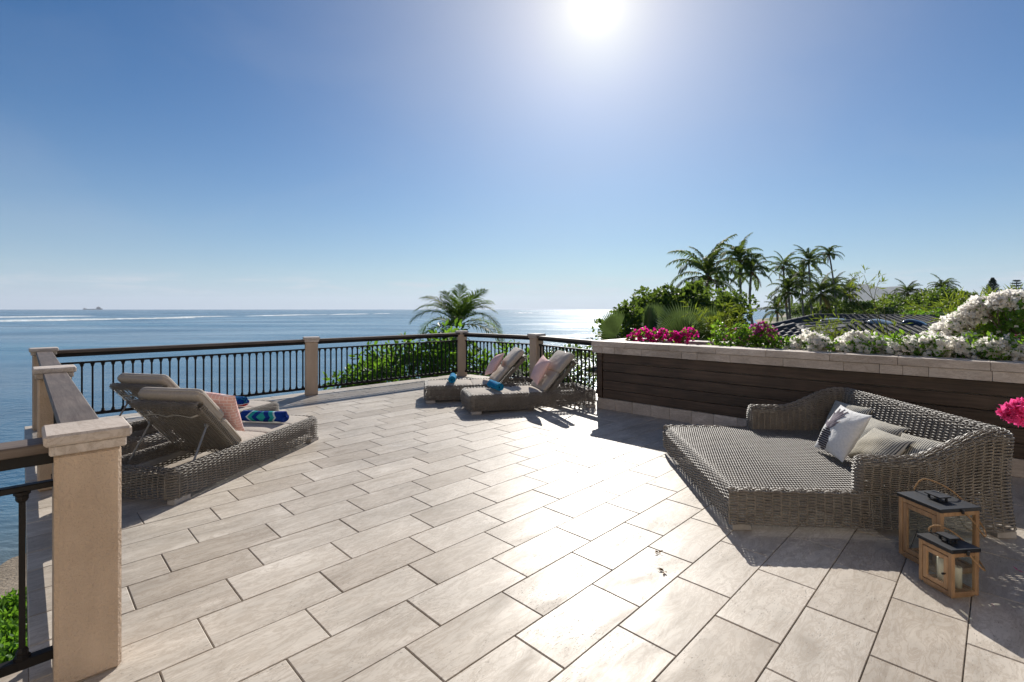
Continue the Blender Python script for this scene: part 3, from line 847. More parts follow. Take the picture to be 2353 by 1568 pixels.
# ------------------------------------------------------------------ house front behind the camera (sunlit, bounces warm light onto the terrace)
house = thing("house_front", "cream rendered house front with dark framed doors facing the terrace", "house", (0, -2.6, 0))
M["cream"] = plain("cream_render", (0.62, 0.52, 0.41), 0.9, 0.06, 3, 0.3, 60, 0.2, which="Position")
m = MB()
for x0, x1, z0, z1 in ((-8.0, -4.4, 0, 5.8), (-4.4, -1.6, 2.4, 5.8), (-1.6, 1.6, 0, 5.8), (1.6, 4.4, 2.4, 5.8), (4.4, 9.0, 0, 5.8)):
    m.box(((x0 + x1) / 2, -0.12, (z0 + z1) / 2), (x1 - x0, 0.24, z1 - z0))
part("wall", m, M["cream"], house)
for cx in (-3.0, 3.0):
    m = MB()
    for x in (-1.37, 0, 1.37): m.box((cx + x, -0.10, 1.19), (0.06, 0.06, 2.38))
    for z in (0.03, 2.35): m.box((cx, -0.10, z), (2.68, 0.05, 0.06))
    d_ = part("door", m, M["plank"], house)
    m = MB(); m.box((cx, -0.14, 1.19), (2.7, 0.008, 2.3)); part("door_pane", m, M["glass"], house)
m = MB(); m.box((0, -0.9, 5.95), (17.6, 2.6, 0.2)); part("eaves", m, M["plank"], house)

# ------------------------------------------------------------------ woven surfaces
def weave(mb, S, U, V, pitch, w=0.0095, t=0.006, amp=0.0045, closed=False):
    U = np.asarray(U, float); V = np.asarray(V, float)
    e = 1e-4
    u, v = U[None, :], V[:, None]
    P = S(u, v); dU = unit(S(u + e, v) - S(u - e, v)); dV = unit(S(u, v + e) - S(u, v - e))
    N = unit(np.cross(dU, dV)); W = np.cross(N, dU)
    par = (np.arange(len(V)) % 2)[:, None]
    o = amp * np.sin(math.pi * (u / pitch + par))
    P = P + N * o[..., None]
    C = np.stack([P + N * t / 2, P + W * w / 2, P - N * t / 2, P - W * w / 2], 2)
    r, n = C.shape[:2]
    ii = np.arange(n if closed else n - 1); i2 = (ii + 1) % n
    base = (np.arange(r) * n * 4)[:, None, None]
    a = ii[None, :, None] * 4; b = i2[None, :, None] * 4
    k = np.arange(4)[None, None, :]; k2 = (k + 1) % 4
    F = np.stack([base + a + k, base + a + k2, base + b + k2, base + b + k], -1).reshape(-1, 4)
    mb.add(C.reshape(-1, 3), F)
def stakes(mb, S, us, V, r=0.0045):
    V = np.asarray(V, float)
    for u in us:
        P = S(np.full((1, 1), u), V[:, None])[:, 0]
        mb.tube(P, r, 4, False)

class Path2:
    def __init__(self, pts, radius, closed):
        pts = [np.asarray(p, float) for p in pts]; n = len(pts); out = []
        rad = radius if isinstance(radius, (list, tuple)) else [radius] * n
        for i, p in enumerate(pts):
            if not closed and i in (0, n - 1): out.append(p); continue
            a = unit(pts[i - 1] - p); b = unit(pts[(i + 1) % n] - p)
            ang = math.acos(float(np.clip(a @ b, -1, 1))); d = rad[i] / math.tan(ang / 2)
            c = p + unit(a + b) * rad[i] / math.sin(ang / 2)
            s0, s1 = p + a * d - c, p + b * d - c
            for k in np.linspace(0, 1, 9):
                v = s0 * (1 - k) + s1 * k; out.append(c + unit(v) * rad[i])
        if closed: out.append(out[0])
        P = np.array(out); seg = np.linalg.norm(np.diff(P, axis=0), axis=1)
        keep = np.r_[True, seg > 1e-9]; P = P[keep]; seg = np.linalg.norm(np.diff(P, axis=0), axis=1)
        self.s = np.r_[0, np.cumsum(seg)]; self.L = self.s[-1]; self.closed = closed
        fine = np.linspace(0, self.L, 1200)
        X = np.stack([np.interp(fine, self.s, P[:, i]) for i in range(2)], -1)
        T = np.gradient(X, axis=0)
        if closed: T[0] = T[-1] = X[1] - X[-2]
        T = unit(T); self.f, self.X, self.N = fine, X, np.stack([T[:, 1], -T[:, 0]], -1)   # normal to the right of travel
    def __call__(self, u):
        if self.closed: u = np.mod(u, self.L)
        g = lambda A: np.stack([np.interp(u, self.f, A[:, i]) for i in range(2)], -1)
        return g(self.X), unit(g(self.N))
class Prof:
    """profile polyline sampled by arc length"""
    def __init__(self, pts):
        P = np.array(pts, float); self.s = np.r_[0, np.cumsum(np.linalg.norm(np.diff(P, axis=0), axis=1))]; self.L = self.s[-1]; self.P = P
    def __call__(self, v):
        return np.interp(v, self.s, self.P[:, 0]), np.interp(v, self.s, self.P[:, 1])
def arc(cx, cz, r, a0, a1, n=9, rz=None):
    rz = r if rz is None else rz
    return [(cx + r * math.cos(a), cz + rz * math.sin(a)) for a in np.linspace(math.radians(a0), math.radians(a1), n)]
def superell(a, b, c, e1=0.35, e2=0.22, nu=28, nv=40, crown=0.0):
    u = np.linspace(-math.pi / 2, math.pi / 2, nu)[:, None]; v = np.linspace(-math.pi, math.pi, nv, endpoint=False)[None, :]
    f = lambda x, e: np.sign(x) * np.abs(x) ** e
    X = a * f(np.cos(u), e1) * f(np.cos(v), e2); Y = b * f(np.cos(u), e1) * f(np.sin(v), e2); Z = c * f(np.sin(u), e1) + 0 * v
    Z = Z + crown * (Z > 0) * (1 - (X / a) ** 2) * (1 - (Y / b) ** 2)
    m_ = MB(); m_.grid(np.stack([X, Y, Z], -1), closed_v=True); return m_
def piping(o, a, b, mat, e2=0.16):
    v = np.linspace(-math.pi, math.pi, 73); f = lambda x, e: np.sign(x) * np.abs(x) ** e
    m_ = MB(); m_.tube(np.stack([a * 1.004 * f(np.cos(v), e2), b * 1.004 * f(np.sin(v), e2), 0.004 * np.sin(5 * v)], -1), 0.0042, 6, False)
    return part("piping", m_, mat, o, True)
def crumple(m_, amp, seed, k=9.0):
    rng_ = np.random.default_rng(seed); V = np.concatenate(m_.v)
    for _ in range(7):
        d = rng_.normal(size=3); w = np.sin(V @ d * k + rng_.uniform(0, 6.28)); V = V + unit(V) * (amp / 2.4 * np.sign(w) * np.abs(w) ** 0.7)[:, None]
    m_.v = [V]; return m_

# ------------------------------------------------------------------ wicker lounger
LL, LW = 2.12, 0.85
TILT = math.radians(47)
def make_lounger():
    root = thing("wicker_lounger", "wicker lounger", "sun lounger", group="wicker sun loungers")
    hx, hy, r = LL / 2 - 0.055, LW / 2 - 0.055, 0.05
    path = Path2([(hx, -hy), (hx, hy), (-hx, hy), (-hx, -hy)][::1], 0.05, True)
    prof = Prof([(0.047, 0.045), (0.055, 0.14), (0.05, 0.225)] + arc(0, 0.235, 0.05, 0, 180)[1:-1] + [(-0.05, 0.225), (-0.05, 0.10)])
    def S(u, v):
        u, v = np.broadcast_arrays(u, v); X, N = path(u); o, z = prof(v)
        return np.concatenate([X + N * o[..., None], z[..., None]], -1)
    n = 2 * int(round(path.L / 0.052 / 2)); pitch = path.L / n
    m = MB()
    U = np.arange(n * 4) * pitch / 4
    weave(m, S, U, np.arange(0.006, prof.L, 0.0108), pitch, 0.0094, 0.0072, 0.0074, True)
    stakes(m, S, np.arange(n) * pitch, np.linspace(0.0, prof.L, 12))
    part("woven_frame", m, M["wicker"], root, True, kind="stuff")
    for sx in (-1, 1):
        for sy in (-1, 1):
            m = MB(); m.cbox((sx * (LL / 2 - 0.11), sy * (LW / 2 - 0.05), 0.022), (0.16, 0.075, 0.044), 0.004)
            part("foot", m, M["whitewood"], root)
    for sy in (-1, 1):
        m = MB(); m.cbox((0, sy * 0.30, 0.165), (LL - 0.22, 0.035, 0.05), 0.004); part("inner_rail", m, M["whitewood"], root)
    for x in np.linspace(-0.12, 0.98, 9):
        m = MB(); m.cbox((x, 0, 0.199), (0.06, 0.66, 0.014), 0.003); part("deck_slat", m, M["plank"], root)
    # backrest
    hinge = np.array([-0.19, 0, 0.225]); e = np.array([-math.cos(TILT), 0, math.sin(TILT)]); nn = np.array([math.sin(TILT), 0, math.cos(TILT)])
    R = np.stack([e, np.array([0, 1.0, 0]), np.cross(e, [0, 1.0, 0])], 1)      # local x up the panel, y across, z = e x y
    if R[:, 2] @ nn < 0: R[:, 2] *= -1
    pw, pt = 0.355, 0.055
    sec = Path2([(-pw, 0.012), (-pw, -pt), (pw, -pt), (pw, 0.012)], 0.03, False)
    def SB(u, v):
        u, v = np.broadcast_arrays(u, v); X, N = sec(u)
        L_ = np.stack([v, X[..., 0], X[..., 1]], -1)
        return hinge + L_ @ R.T
    m = MB(); n2 = 16; p2 = sec.L / n2
    weave(m, SB, np.arange(n2 * 3 + 1) * p2 / 3, np.arange(0.01, 0.725, 0.0112), p2, 0.0098, 0.007, 0.0064)
    stakes(m, SB, (np.arange(n2) + 0.0) * p2 + 1e-3, np.linspace(0.0, 0.73, 6))
    # rolled top edge, strands running across
    def SR(u, v):
        u, v = np.broadcast_arrays(u, v)
        L_ = np.stack([0.735 + 0.034 * np.cos(v / 0.034), u, -0.025 + 0.034 * np.sin(v / 0.034)], -1)
        return hinge + L_ @ R.T
    weave(m, SR, np.linspace(-pw, pw, 46), np.arange(0, 2 * math.pi * 0.034, 0.0105), 0.046, 0.0098, 0.006, 0.0035)
    part("backrest", m, M["wicker"], root, True, kind="stuff")
    for sy in (-1, 1):
        a = hinge + R @ np.array([0.50, sy * 0.30, -0.065]); b = np.array([-0.80, sy * 0.33, 0.19])
        m = MB(); m.tube([a, b], 0.009, 8); m.tube([a + [0, -0.012, 0], a + [0, 0.012, 0]], 0.02, 12)
        part("strut", m, M["grey_metal"], root)
    sp = MB()
    zz = -0.066
    pts = [np.array([0.62 + 0.02 * math.sin(k * 2.2), y, zz if abs(y) < pw else 0.02]) for k, y in enumerate(np.linspace(-pw - 0.015, pw + 0.015, 10))]
    A = np.array([hinge + R @ p for p in pts]); B = np.array([hinge + R @ (p + [0.022, 0, 0]) for p in pts])
    sp.grid(np.stack([A, B], 0)); sp.grid(np.stack([B - nn * 0.002, A - nn * 0.002], 0))
    part("strap", sp, M["strap"], root, True)
    # cushions
    xs = [-0.195, 0.215, 0.615, 1.005]
    for a, b in zip(xs[:-1], xs[1:]):
        m = crumple(superell((b - a) / 2 + 0.004, 0.325, 0.044, 0.42, 0.16, 26, 72, 0.012), 0.003, int(a * 100) % 97, 12)
        piping(obj("seat_cushion", m.mesh("seat_cushion", M["cushion"], True), root, ((a + b) / 2, 0, 0.252)), (b - a) / 2 + 0.004, 0.325, M["cushion"])
    eul = Matrix([[*R[0]], [*R[1]], [*R[2]]]).to_euler()
    for s0, s1, T in ((0.03, 0.41, 0.085), (0.40, 0.80, 0.115)):
        m = crumple(superell((s1 - s0) / 2 + 0.004, 0.33, T / 2, 0.42, 0.16, 26, 72, 0.014), 0.004, int(T * 1000), 12)
        c = hinge + R @ np.array([(s0 + s1) / 2, 0, 0.022 + T / 2])
        piping(obj("back_cushion" if T < 0.1 else "headrest", m.mesh("back_cushion", M["cushion"], True), root, c, rot=eul), (s1 - s0) / 2 + 0.004, 0.33, M["cushion"])
    return root, hinge, R
LOUNGE, L_H, L_R = make_lounger()

def pillow_fn(s, h, t):
    def f(u, v):
        x = s / 2 * u * (1 - 0.085 * (1 - v ** 2) * np.abs(u) ** 2); y = h / 2 * v * (1 - 0.085 * (1 - u ** 2) * np.abs(v) ** 2)
        z = t / 2 * (np.clip(1 - u ** 2, 0, 1) ** 0.55) * (np.clip(1 - v ** 2, 0, 1) ** 0.55)
        z = z * (1 + 0.06 * np.sin(5 * u + 2 * v) + 0.05 * np.sin(7 * v - 3 * u))
        return np.stack([x, y, z], -1)
    return f
def pillow_mesh(name, s, h, t, mat):
    f = pillow_fn(s, h, t); k = np.sin(np.linspace(-math.pi / 2, math.pi / 2, 26))
    u, v = np.meshgrid(k, k, indexing='ij'); P = f(u, v); Q = P * [1, 1, -0.9]
    m = MB(); m.grid(P); m.grid(Q[::-1]); return m.mesh(name, mat, True)
def place(o, c, R):
    o.matrix_world = Matrix([[*R[0], c[0]], [*R[1], c[1]], [*R[2], c[2]], [0, 0, 0, 1]])

def towel_mesh(name, mat, L=0.50, turns=5.0, seed=0):
    rng = np.random.default_rng(seed)
    th = np.linspace(0.6, turns * 2 * math.pi, 120)
    r = 0.010 + 0.0112 * th / (2 * math.pi)
    ys = np.linspace(-L / 2, L / 2, 26)
    def loop(dr): return np.stack([(r + dr) * np.cos(th), (r + dr) * np.sin(th)], -1)
    sec = np.concatenate([loop(0.0045), loop(-0.0045)[::-1]])
    sec[:, 1] *= 0.93
    P = np.stack([np.stack([sec[:, 0] * (1 + 0.02 * math.sin(9 * y / L)), np.full(len(sec), y + 0) + 0.006 * np.sin(np.arctan2(sec[:, 1], sec[:, 0]) * 3), sec[:, 1]], -1) for y in ys])
    ang_ = np.arctan2(P[..., 2], P[..., 0]); rad_ = np.hypot(P[..., 2], P[..., 0])
    wob = 1 + 0.035 * np.sin(3 * ang_ + 14 * P[..., 1]) * (rad_ / 0.066) ** 2 + 0.03 * np.sin(31 * P[..., 1] + 2 * ang_)
    P[..., 0] *= wob; P[..., 2] *= wob
    m = MB(); m.grid(P, closed_v=True)
    n = len(th)
    for k, flip in ((0, 1), (len(ys) - 1, -1)):
        c = P[k]; G = np.stack([c[:n], c[n:][::-1]], 0); m.grid(G[::flip])
    return m.mesh(name, mat, True)
PILLOW = pillow_mesh("pink_pillow", 0.46, 0.46, 0.17, M["pink"])
spots = [
    ((-2.965, 5.075), 79.6, "wicker lounger beside the large stuccoed pillar, holding a teal striped towel", "towel_fish",
     "blue rolled towel with teal curved stripes on a wicker lounger", "pink patterned pillow partly hidden behind the wicker lounger back beside the large pillar"),
    ((-3.93, 6.05), 77.0, "wicker lounger behind another one, next to the grey handrail, with a red bordered towel", "towel_border",
     "dark blue rolled towel with a red and white border on a lounger", None),
    ((0.262, 8.09), 196.0, "wicker lounger with pink pillow right beside the end of the stone planter", "towel_wave",
     "turquoise rolled towel on the lounger beside the stone planter", "plump pink patterned pillow on the lounger beside the stone planter"),
    ((-0.52, 8.90), 190.0, "wicker lounger with pink pillow right in front of the palm and railing bend", "towel_wave",
     "turquoise rolled towel on the lounger in front of the railing bend", "pink patterned pillow slumped on the lounger in front of the railing bend"),
]
TW = {}
for i, (c, ang, lab, tw, tlab, plab) in enumerate(spots):
    o = LOUNGE if i == 0 else copy_tree(LOUNGE)
    o.location = (c[0], c[1], 0); o.rotation_euler = (0, 0, math.radians(ang)); o["label"] = lab
    Rw = rotz(math.radians(ang)); cw = np.array([c[0], c[1], 0])
    if tw not in TW: TW[tw] = towel_mesh("rolled_towel", M[tw], 0.52 if i < 2 else 0.44, 5.0, i)
    t_ = tag(obj("rolled_towel", TW[tw], None, cw + Rw @ np.array([0.56, 0.02 * (i - 1), 0.311 + 0.0635])), tlab, "towel", "rolled towels on the loungers")
    t_.rotation_euler = (0, 0, math.radians(ang + (3, -4, 6, -5)[i]))
    if plab:
        p = tag(obj("pillow", PILLOW), plab, "pillow", "pink pillows on the loungers")
        lean = math.radians(62 if i != 3 else 54)
        e = np.array([-math.cos(lean), 0, math.sin(lean)])
        tw_ = math.radians((8, 0, -9, 14)[i])
        x_ = np.array([0, math.cos(tw_), 0]) + e * math.sin(tw_)
        nrm = np.cross(x_, e); nrm = nrm if nrm[0] > 0 else -nrm
        Rl = frame(x_, nrm)
        cl = L_H + L_R @ np.array([0.25, (-0.10, 0, 0.02, -0.03)[i], 0.108 + 0.10])
        cl[2] += 0.045
        place(p, cw + Rw @ cl, Rw @ Rl)

# ------------------------------------------------------------------ wicker daybed
DBX, DBR = np.array([1.56, 3.53, 0.0]), math.radians(-4.0)
def make_daybed():
    root = thing("wicker_daybed", "wide wicker daybed with sloping arms and scattered cushions in front of the planter", "daybed", DBX, DBR)
    W, ZS = 1.98, 0.29
    PT, RP = 0.062, 0.0106
    # seat and front face: strands run across, stakes run front to back
    prof = Prof([(0.012, 0.05), (0.0, 0.13), (0.004, 0.20)] + arc(0.075, 0.215, 0.075, 180, 90)[1:] + [(0.3, ZS), (1.0, ZS + 0.004), (1.80, ZS)])
    def SS(u, v):
        u, v = np.broadcast_arrays(u, v); x, z = prof(v)
        return np.stack([x, W - u, z], -1)
    m = MB(); n = 44; p = W / n
    weave(m, SS, np.arange(n * 3 + 1) * p / 3, np.arange(0.006, prof.L, RP), p, 0.0098, 0.0072, 0.0058)
    stakes(m, SS, np.arange(n + 1) * p, np.r_[np.linspace(0, 0.34, 9), prof.L])
    part("seat", m, M["wicker"], root, True, kind="stuff")
    # side faces below the seat
    for side in (0, 1):
        pr = Prof([(0.008, 0.05), (0.0, 0.15), (0.0, 0.255)] + arc(0.032, 0.268, 0.032, 180, 60)[1:])
        def SD(u, v):
            u, v = np.broadcast_arrays(u, v); o, z = pr(v)
            return np.stack([(0.006 + u) if side == 0 else (0.006 + 0.96 - u), (-0.004 + o) if side == 0 else (W + 0.004 - o), z], -1)
        m = MB(); n = 16; p = 0.96 / n
        weave(m, SD, np.arange(n * 3 + 1) * p / 3, np.arange(0.004, pr.L, RP), p, 0.0094, 0.0072, 0.0078)
        stakes(m, SD, np.arange(n + 1) * p, np.linspace(0, pr.L, 6))
        part("side_panel", m, M["wicker"], root, True, kind="stuff")
    # arms and back: one band that follows a U
    th = 0.062
    X0 = 0.93
    path = Path2([(X0, 0.055), (1.93, 0.055), (1.93, W - 0.055), (X0, W - 0.055)], 0.075, False)
    LA = 1.0
    def top(u):
        d = np.minimum(u, path.L - u)
        s = np.clip((d - 0.30) / 0.62, 0, 1); s = s * s * (3 - 2 * s)
        return 0.545 + 0.20 * s
    def lean(u):
        d = np.minimum(u, path.L - u); s = np.clip((d - 0.9) / 0.35, 0, 1); return s * s * (3 - 2 * s)
    VO, VT, VI = 0.60, 0.19, 0.40          # nominal lengths of outside, roll and inside
    def SA(u, v):
        u, v = np.broadcast_arrays(u, v); X, N = path(u); tz = top(u); k = lean(u)
        so = np.clip(v / VO, 0, 1); st = np.clip((v - VO) / VT, 0, 1); si = np.clip((v - VO - VT) / VI, 0, 1)
        zc = tz - th
        off_o = th - 0.018 * np.sin(so * math.pi) + 0.05 * (1 - so) ** 2 * k - 0.03 * k * so * 0
        z_o = 0.05 + (zc - 0.05) * so
        a = st * math.pi
        off_t = th * np.cos(a); z_t = zc + th * np.sin(a)
        off_i = -th - (0.10 * k) * si; z_i = zc - (zc - 0.28) * si
        off = np.where(v <= VO, off_o, np.where(v <= VO + VT, off_t, off_i))
        z = np.where(v <= VO, z_o, np.where(v <= VO + VT, z_t, z_i))
        Q = X + N * off[..., None]
        return np.concatenate([Q, z[..., None]], -1)
    m = MB(); n = 2 * int(round(path.L / PT / 2)); p = path.L / n
    weave(m, SA, np.arange(n * 4 + 1) * p / 4, np.arange(0.004, VO + VT + VI, 0.0108), p, 0.0092, 0.0074, 0.0082)
    stakes(m, SA, np.arange(n + 1) * p, np.linspace(0.001, VO + VT + VI - 0.001, 22), 0.005)
    part("arms_and_back", m, M["wicker"], root, True, kind="stuff")
    for side in (0, 1):
        yc = 0.055 if side == 0 else W - 0.055
        def SE(u, v):
            u, v = np.broadcast_arrays(u, v)
            wv = th * np.sqrt(np.clip(1 - np.clip((v - 0.483) / 0.062, 0, 1) ** 2, 0.02, 1))
            s = (u - 0.075) / 0.075
            return np.stack([X0 - 0.004 - 0.03 * (1 - s ** 2) * np.clip((0.56 - v) / 0.1, 0, 1), yc - s * wv, v], -1)
        m = MB(); weave(m, SE, np.linspace(0, 0.15, 13), np.arange(0.285, 0.543, 0.0112), 0.05, 0.0104, 0.006, 0.004)
        part("arm_end", m, M["wicker"], root, True, kind="stuff")
    for x, y in ((0.10, 0.07), (0.10, W - 0.07), (1.90, 0.07), (1.90, W - 0.07)):
        m = MB(); m.cbox((x, y, 0.024), (0.13, 0.10, 0.048), 0.004); part("foot", m, M["whitewood"], root)
    return root
make_daybed()

def leaned(c, r, up):
    r = unit(np.asarray(r, float)); up = np.asarray(up, float); up = unit(up - (up @ r) * r)
    return np.stack([r, up, np.cross(r, up)], 1)
# white pillow with the pineapple embroidery
Rp = leaned(None, (-0.10, -0.99, 0.0), (0.50, -0.05, 0.86))
cp = np.array([2.84, 4.29, 0.30]) + Rp @ np.array([0, 0.215, 0.075])
wp = tag(obj("pillow", pillow_mesh("white_pillow", 0.46, 0.46, 0.18, M["white_cloth"])), "white pillow with a dark embroidered pineapple on the wicker daybed", "pillow", "pillows on the daybed")
place(wp, cp, Rp)
pf = pillow_fn(0.46, 0.46, 0.18)
def on_pillow(u, v, lift=0.004):
    u, v = np.asarray(u, float), np.asarray(v, float); e = 1e-3
    P = pf(u, v); n = unit(np.cross(pf(u + e, v) - pf(u - e, v), pf(u, v + e) - pf(u, v - e)))
    return P + n * lift
rng = np.random.default_rng(3)
ml, md = MB(), MB()
cu, cv = -0.24, -0.06
for row, (cnt, ln, spread) in enumerate(((5, 0.46, 1.25), (5, 0.60, 0.95), (4, 0.72, 0.6), (3, 0.82, 0.3))):
    for k in range(cnt):
        a = math.radians(90) + spread * (k / (cnt - 1) - 0.5) * 2 + rng.normal() * 0.05
        d = np.array([math.cos(a), math.sin(a)]); s = np.array([-d[1], d[0]])
        b0 = np.array([cu, cv]) + d * 0.04 * row; w = 0.062
        tt = np.array([0, 0.2, 0.45, 0.75, 1.0]); ww = np.array([0.5, 0.95, 1.0, 0.65, 0.04]) * w
        L = b0 + d * (tt * ln)[:, None] + s * ww[:, None]; Rr = b0 + d * (tt * ln)[:, None] - s * ww[:, None]; Cc = b0 + d * (tt * ln)[:, None]
        ml.grid(np.stack([on_pillow(L[:, 0], L[:, 1], 0.002), on_pillow(Cc[:, 0], Cc[:, 1], 0.007 + 0.001 * row), on_pillow(Rr[:, 0], Rr[:, 1], 0.002)], 0)[::-1])
for i in range(-4, 5):
    for j in range(11):
        u = cu + (i + 0.5 * (j % 2)) * 0.088; v = -0.92 + j * 0.088
        if ((u - cu) / 0.36) ** 2 + ((v + 0.50) / 0.46) ** 2 > 1: continue
        q = 0.043
        P = on_pillow([u + q, u, u - q, u], [v, v + q * 1.1, v, v - q * 1.1], 0.002); C = on_pillow([u], [v], 0.012)
        md.add(np.concatenate([P, C]), [[0, 1, 4], [1, 2, 4], [2, 3, 4], [3, 0, 4]])
part("embroidered_leaves", ml, M["motif_grey"], wp, True)
part("embroidered_fruit", md, M["motif_dark"], wp)
for c, up, tw, lab in (((3.40, 4.98, 0.475), (0.45, 0.05, 0.85), 0.05, "striped pillow in the daybed corner, propped behind the white one"),
                       ((3.30, 4.45, 0.44), (0.62, 0.0, 0.70), -0.10, "striped pillow tucked flat against the daybed back between two others"),
                       ((3.09, 4.13, 0.425), (0.66, -0.05, 0.66), -0.12, "striped pillow resting in front on the daybed, half shaded by the white one"),
                       ((3.24, 3.84, 0.43), (0.62, -0.1, 0.7), 0.25, "striped pillow peeping out behind the daybed arm beside the lanterns")):
    Rq = leaned(None, (0.05 + tw, -0.99, 0.02), up)
    o = tag(obj("pillow", pillow_mesh("striped_pillow", 0.50, 0.36, 0.15, M["stripe"])), lab, "pillow", "pillows on the daybed")
    place(o, c, Rq)

# ------------------------------------------------------------------ lanterns
def lantern(c, rz, wx, wy, h, label, candles, knob):
    root = thing("lantern", label, "lantern", (c[0], c[1], 0), rz, "wooden lanterns beside the daybed")
    p = 0.026 if h > 0.33 else 0.022
    hx, hy = wx / 2 - p / 2, wy / 2 - p / 2
    for sx in (-1, 1):
        for sy in (-1, 1):
            m = MB(); m.cbox((0, 0, 0), (p, p, h - 0.012), 0.003)
            obj("post", m.mesh("post", M["lantern_wood"]), root, (sx * hx, sy * hy, (h - 0.012) / 2 + 0.012))
    m = MB(); m.cbox((0, 0, 0.006), (wx - 0.03, wy - 0.03, 0.012), 0.002); part("plinth", m, M["lantern_wood"], root)
    m = MB(); m.cbox((0, 0, 0.022), (wx - 2 * p + 0.006, wy - 2 * p + 0.006, 0.016), 0.002); part("floor_board", m, M["lantern_wood"], root)
    for z in (0.026, h - 0.014):
        for sx in (-1, 1):
            m = MB(); m.cbox((sx * hx, 0, z), (p - 0.005, wy - 2 * p + 0.001, p), 0.002); part("rail", m, M["lantern_wood"], root)
            m = MB(); m.cbox((0, sx * hy, z), (wx - 2 * p + 0.001, p - 0.005, p), 0.002); part("rail", m, M["lantern_wood"], root)
    # hinged door frame on the -x face
    d0, d1, q = 0.042, h - 0.030, p * 1.15
    dw = wy - 2 * p - 0.004
    door = obj("door", None, root)
    m = MB()
    for s in (-1, 1): m.cbox((-hx - 0.002, s * (dw / 2 - q / 2), (d0 + d1) / 2), (0.016, q, d1 - d0), 0.003)
    for z in (d0 + q / 2, d1 - q / 2): m.cbox((-hx - 0.002, 0, z), (0.015, dw - 2 * q + 0.001, q), 0.003)
    part("door_frame", m, M["lantern_wood"], door)
    m = MB(); m.box((-hx, 0, (d0 + d1) / 2), (0.003, dw - 2 * q + 0.006, d1 - d0 - 2 * q + 0.006)); part("door_pane", m, M["glass"], door)
    if knob:
        m = MB(); m.tube([(-hx - 0.008, -dw / 2 + q / 2, h * 0.5), (-hx - 0.024, -dw / 2 + q / 2, h * 0.5)], 0.003, 8); m.tube([(-hx - 0.02, -dw / 2 + q / 2, h * .5), (-hx - 0.03, -dw / 2 + q / 2, h * .5)], 0.006, 10)
        part("knob", m, M["black_metal"], door)
    m = MB(); m.box((hx, 0, h / 2), (0.003, wy - 2 * p + 0.006, h - 2 * p)); part("pane", m, M["glass"], root)
    for s in (-1, 1):
        m = MB(); m.box((0, s * hy, h / 2), (wx - 2 * p + 0.006, 0.003, h - 2 * p)); part("pane", m, M["glass"], root)
    m = MB(); m.cbox((0, 0, h + 0.011), (wx + 0.012, wy + 0.012, 0.022), 0.002); part("roof", m, M["black_metal"], root)
    vw = 0.055 if h > 0.33 else 0.045
    vent = obj("vent", None, root)
    m = MB()
    for sx in (-1, 1):
        for sy in (-1, 1): m.box((sx * vw * 0.42, sy * vw * 0.62, h + 0.034), (0.010, 0.010, 0.026))
    part("vent_leg", m, M["black_metal"], vent)
    m = MB(); m.cbox((0, 0, h + 0.050), (vw * 1.45, vw * 1.9, 0.008), 0.001); part("vent_plate", m, M["black_metal"], vent)
    # jute rope handle folded over to one side
    yb = wy / 2 + 0.004
    z = h + 0.012; k = wx / 0.19
    ctrl = np.array([(0.0, yb, z), (0.004, yb + 0.012, z + 0.03), (0.03 * k, yb - 0.02, z + 0.065 * k), (0.075 * k, 0.03, z + 0.045 * k), (0.125 * k, -0.02, z - 0.02),
                     (0.14 * k, -0.075 * k, z - 0.095 * k), (0.085 * k, -yb - 0.03, z - 0.105 * k), (0.03 * k, -yb - 0.025, z - 0.05), (0.0, -yb - 0.006, z - 0.005)])
    tt = np.linspace(0, len(ctrl) - 1, 60); i = np.clip(tt.astype(int), 0, len(ctrl) - 2); f = (tt - i)[:, None]
    c_ = np.pad(ctrl, ((1, 1), (0, 0)), mode='edge')
    a0, a1, a2, a3 = c_[i], c_[i + 1], c_[i + 2], c_[i + 3]
    rp = 0.5 * (2 * a1 + (a2 - a0) * f + (2 * a0 - 5 * a1 + 4 * a2 - a3) * f ** 2 + (3 * a1 - a0 - 3 * a2 + a3) * f ** 3)
    m = MB(); m.tube(rp, 0.0048 + 0.0008 * np.sin(np.arange(60) * 2.2), 8); part("rope_handle", m, M["rope"], root, True)
    for q_ in (rp[1], rp[-2]):
        m = MB(); m.tube([q_ - [0, 0, 0.012], q_ + [0, 0, 0.012]], 0.0078, 8); part("hook", m, M["black_metal"], root)
    for j, (x, y, r, hh, lab) in enumerate(candles):
        Rz = rotz(rz); w_ = np.array([c[0], c[1], 0]) + Rz @ np.array([x, y, 0.031])
        cd = thing("candle", lab, "candle", w_, 0.0, "candles in the lanterns")
        m = MB(); m.lathe([(0.0001, 0), (r, 0), (r, hh - 0.004), (r - 0.004, hh), (r * 0.5, hh - 0.006), (0.0001, hh - 0.008)], 24); part("wax", m, M["wax"], cd, True)
        m = MB(); m.tube([(0, 0, hh - 0.008), (0.001, 0, hh + 0.006)], 0.0012, 5); part("wick", m, M["black_metal"], cd)
lantern((2.672, 3.075), math.radians(8), 0.272, 0.275, 0.385, "taller wooden lantern with black roof, touching the side of the daybed",
        [(0.03, -0.03, 0.032, 0.15, "cream pillar candle standing in the taller lantern")], False)
lantern((2.492, 2.800), math.radians(7), 0.172, 0.195, 0.255, "smaller wooden lantern with black roof standing in front of the taller one",
        [(-0.030, 0.012, 0.019, 0.150, "tall slim white candle next to the small lantern's door"), (0.022, -0.032, 0.022, 0.115, "shorter cream candle in the small lantern")], True)
